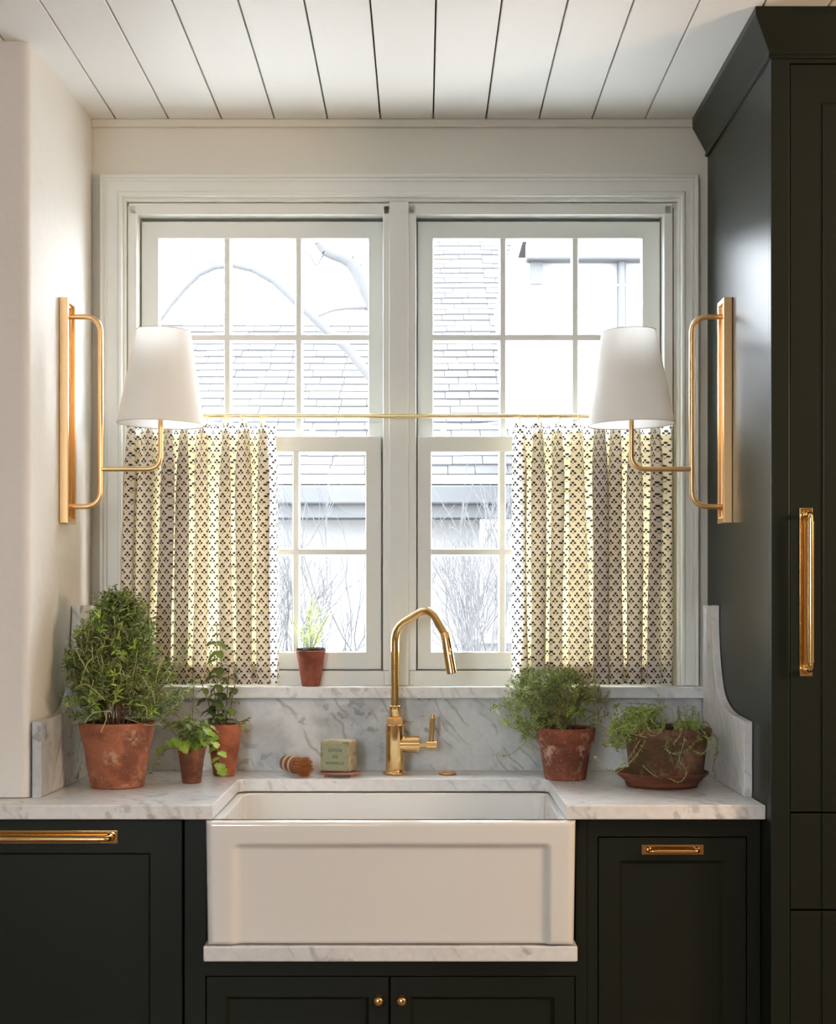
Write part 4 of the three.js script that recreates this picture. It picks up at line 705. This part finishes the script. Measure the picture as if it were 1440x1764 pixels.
// ------------------------------------------------------------------ outside
{
  const g = mesh('garden_ground', bx(-30, 30, -0.6, -0.4, -40, -0.25), M.ground); g.userData = { label: 'pale winter garden ground beyond the windows', category: 'ground', kind: 'structure' };
  const g2 = mesh('garden_ground_001', bx(-30, 30, -0.6, -0.4, 6.05, 40), M.ground); g2.userData = { label: 'pale garden ground behind the room', category: 'ground', kind: 'structure' };
}
{
  const t = thing('neighbour_house', 'pale stuccoed house with a grey shingled roof across the garden', 'house', [0, -0.4, -9]);
  const G = 0.4; // heights below are world heights + G
  mesh('wall', boxUV(bx(-7, 7, 0, 2.55 + G, -0.75, -0.45)), M.outWall, t);
  const A = Math.atan(0.543), cs = Math.cos(A), sn = Math.sin(A);
  const deck = (x0, x1, len) => { const d = bx(x0, x1, -0.10, 0, 0, len); d.rotateX(-A); d.translate(0, 0, 0); d.scale(1, 1, -1); flip(d); d.translate(0, 2.36 + G, 0); return d; };
  const roof = mesh('roof', merge([deck(-7, 0.15, 4.0), deck(-0.05, 3.2, 9.4)]), M.roofDeck, t);
  const cache = new Map(), r = rng(3);
  for (const [x0, x1, len] of [[-7, -0.05, 4.0], [-0.05, 3.2, 9.4]]) for (let k = 0, s = 0; s < len; k++, s += 0.195) {
    const key = x0 + ':' + (k % 3); let q = cache.get(key);
    if (!q) { const gs = []; let x = x0; const rr = rng(k * 13 + Math.round((x0 + 9) * 7)); while (x < x1) { const w = Math.min(x1 - x, 0.22 + 0.2 * rr()); const b = bx(x + 0.003, x + w - 0.003, 0, 0.016 + 0.008 * rr(), -0.012 * rr(), 0.22); gs.push(b); x += w; } q = merge(gs); q.rotateX(-(A - 0.06)); q.scale(1, 1, -1); flip(q); cache.set(key, q); }
    const m = mesh('shingle_row', q, M.shingle[Math.floor(r() * 3)], roof); m.position.set(0, 2.372 + G + s * sn, -s * cs);
  }
  mesh('eaves', merge([bx(-7, 3.2, 2.30 + G, 2.37 + G, -0.06, 0.02), bx(-7, 3.2, 2.10 + G, 2.18 + G, -0.46, -0.10)]), M.outTrim, t);
  mesh('gutter', merge([bx(-7, 3.2, 2.13 + G, 2.29 + G, -0.05, 0.03, 0.02), bx(-7, 3.2, 2.02 + G, 2.13 + G, -0.46, -0.06)]), M.gutter, t);
  const w = mesh('window', merge([bx(0.50, 0.56, 1.0 + G, 2.02 + G, -0.46, -0.38), bx(1.35, 1.41, 1.0 + G, 2.02 + G, -0.46, -0.38), bx(0.50, 1.41, 1.94 + G, 2.02 + G, -0.46, -0.37), bx(0.46, 1.45, 0.95 + G, 1.02 + G, -0.46, -0.34)]), M.outTrim, t); mesh('pane', bx(0.56, 1.35, 1.02 + G, 1.94 + G, -0.46, -0.43), M.outGlass, w);
  // stuccoed cross wing at the right
  mesh('wing_wall', boxUV(extrude(poly([[0.98, 0], [2.9, 0], [2.9, 3.98 + G], [0.66, 3.98 + G], [0.80, 2.6 + G]]), 2.2).translate(0, 0, -1.2)), M.stucco, t);
  const wr = mesh('wing_roof', bx(0.78, 3.1, 4.10 + G, 4.42 + G, -1.3, 1.12), M.shingle[0], t);
  mesh('wing_gutter', merge([bx(0.80, 3.1, 3.93 + G, 4.08 + G, 1.02, 1.16, 0.02), bx(0.84, 0.93, 3.76 + G, 3.98 + G, 1.0, 1.08)]), M.gutter, t);  // small dark block under the gutter stands in for a bracket shadow
  mesh('downpipe', merge([rod([1.54, 0.1, 1.06], [1.54, 3.95 + G, 1.06], 0.035, 0.035, 12)]), M.gutter, t);
}
{
  const mk = (name, label, pts, r) => { const m = mesh(numbered(name), smoothTube(pts, r, 40, 6), M.wire); m.userData = { label, category: 'wire' }; return m; };
  mk('overhead_wire', 'thin dark wire crossing the sky in the upper left window', [[-4.2, 3.42, -6], [-1.5, 3.385, -6], [0.5, 3.35, -6], [1.6, 3.36, -6]], 0.007);
  const t = thing('string_lights', 'string of small garden bulbs hanging outside just above the curtain rod', 'string lights', [0, 2.14, -3]);
  mesh('cable', smoothTube([[-2.6, 0.45, 2.79], [-1.9, 0.12, 0.5], [-0.9, -0.02, 0], [-0.5, -0.045, 0], [-0.1, -0.03, 0], [0.12, -0.035, 0], [0.45, 0.0, 0], [1.0, 0.11, 0], [2.0, 0.25, 0.6], [2.7, 0.5, 2.79]], 0.004, 90, 6), M.wire, t);
  for (const [x, y] of [[-0.49, -0.045], [0.095, -0.035], [0.6, 0.03], [-1.0, 0.0]]) { const s = mesh('socket', rod([x, y, 0], [x, y - 0.05, 0], 0.013, 0.011, 12), M.wire, t); }
  for (const [x, y] of [[-0.49, -0.095], [0.095, -0.085], [0.6, -0.02], [-1.0, -0.05]]) { const b = mesh('bulb', new THREE.SphereGeometry(0.024, 16, 12).scale(1, 1.3, 1), M.outTrim, t); b.position.set(x, y - 0.03, 0); }
}
{
  const t = thing('bare_tree', 'bare tree limb arching across the upper left window panes', 'tree', [-0.11, -0.4, -5]);
  const G = 0.4, seg = (pts, r0, r1) => { const c = new THREE.CatmullRomCurve3(pts.map((p) => V(...p))), gs = [], n = 14; for (let i = 0; i < n; i++) { const a = c.getPoint(i / n), b = c.getPoint((i + 1.06) / n > 1 ? 1 : (i + 1.06) / n); gs.push(rod(a.toArray(), b.toArray(), r0 + (r1 - r0) * i / n, r0 + (r1 - r0) * (i + 1) / n, 8)); } return merge(gs); };
  mesh('trunk', seg([[0.02, 0, 0], [0, 1.5 + G, 0.02], [-0.01, 3.0 + G, 0], [0.01, 4.6 + G, 0], [0.03, 5.6 + G, 0]], 0.085, 0.04), M.bark, t);
  mesh('branch', seg([[0, 2.35 + G, 0], [-0.28, 2.74 + G, 0], [-0.52, 2.96 + G, 0], [-0.78, 3.20 + G, 0], [-0.98, 3.27 + G, 0], [-1.16, 3.23 + G, 0], [-1.30, 3.09 + G, 0], [-1.44, 2.90 + G, 0], [-1.56, 2.62 + G, 0]], 0.030, 0.012), M.bark, t);
  mesh('branch', seg([[0, 2.70 + G, 0], [-0.20, 3.10 + G, 0.02], [-0.30, 3.28 + G, 0.03], [-0.46, 3.36 + G, 0.03], [-0.52, 3.60 + G, 0.04]], 0.052, 0.030), M.bark, t);
  mesh('branch', seg([[0, 2.98 + G, 0], [-0.22, 3.02 + G, -0.02], [-0.40, 3.01 + G, -0.02], [-0.52, 2.96 + G, -0.02]], 0.014, 0.007), M.bark, t);
  mesh('twig', seg([[-0.44, 3.36 + G, 0.03], [-0.50, 3.26 + G, 0.03], [-0.54, 3.32 + G, 0.03], [-0.62, 3.36 + G, 0.03]], 0.008, 0.004), M.bark, t);
  mesh('twig', seg([[-1.18, 3.22 + G, 0], [-1.23, 3.30 + G, 0], [-1.21, 3.45 + G, 0]], 0.007, 0.003), M.bark, t);
  mesh('twig', seg([[-1.15, 3.22 + G, 0], [-1.05, 3.34 + G, 0], [-1.0, 3.41 + G, 0]], 0.005, 0.0025), M.bark, t);
  mesh('twig', seg([[-1.22, 3.28 + G, 0], [-1.4, 3.32 + G, 0], [-1.5, 3.34 + G, 0]], 0.004, 0.002), M.bark, t);
}
function shrub(label, x, z, h, seed, spread) {
  const t = thing('bare_shrub', label, 'shrub', [x, -0.4, z]); const r = rng(seed), gs = [];
  const grow = (p, d, len, rad, lv) => {
    const q = p.clone().addScaledVector(d, len), m = p.clone().lerp(q, 0.5).add(rdir(r).multiplyScalar(len * 0.07)); gs.push(rod(p.toArray(), m.toArray(), rad, rad * 0.9, 4), rod(m.toArray(), q.toArray(), rad * 0.9, rad * 0.78, 4));
    if (lv <= 0) return; const n = 2 + (r() < 0.55 ? 1 : 0); for (let i = 0; i < n; i++) grow(i ? m.clone().lerp(q, r()) : q, d.clone().add(rdir(r).multiplyScalar(spread)).add(V(0, 0.12, 0)).normalize(), len * (0.62 + 0.25 * r()), rad * 0.68, lv - 1);
  };
  for (let i = 0; i < 6; i++) grow(V((r() - 0.5) * 0.3, 0, (r() - 0.5) * 0.3), V((r() - 0.5) * 0.9, 1, (r() - 0.5) * 0.6).normalize(), h * 0.30, 0.012, 5);
  stuff(mesh('twigs', merge(gs), M.twig, t));
}
shrub('bare twiggy shrub outside the lower panes left of the mullion', -0.66, -4.2, 2.5, 5, 0.46);
shrub('bare twiggy shrub outside the lower panes right of the mullion', 0.46, -4.0, 2.5, 15, 0.46);
shrub('bare shrub farther off, behind the right curtain', 2.1, -5.6, 2.4, 25, 0.5);
shrub('bare shrub farther off, behind the left curtain', -2.5, -5.8, 2.4, 35, 0.5);

renderer.render(scene, camera);
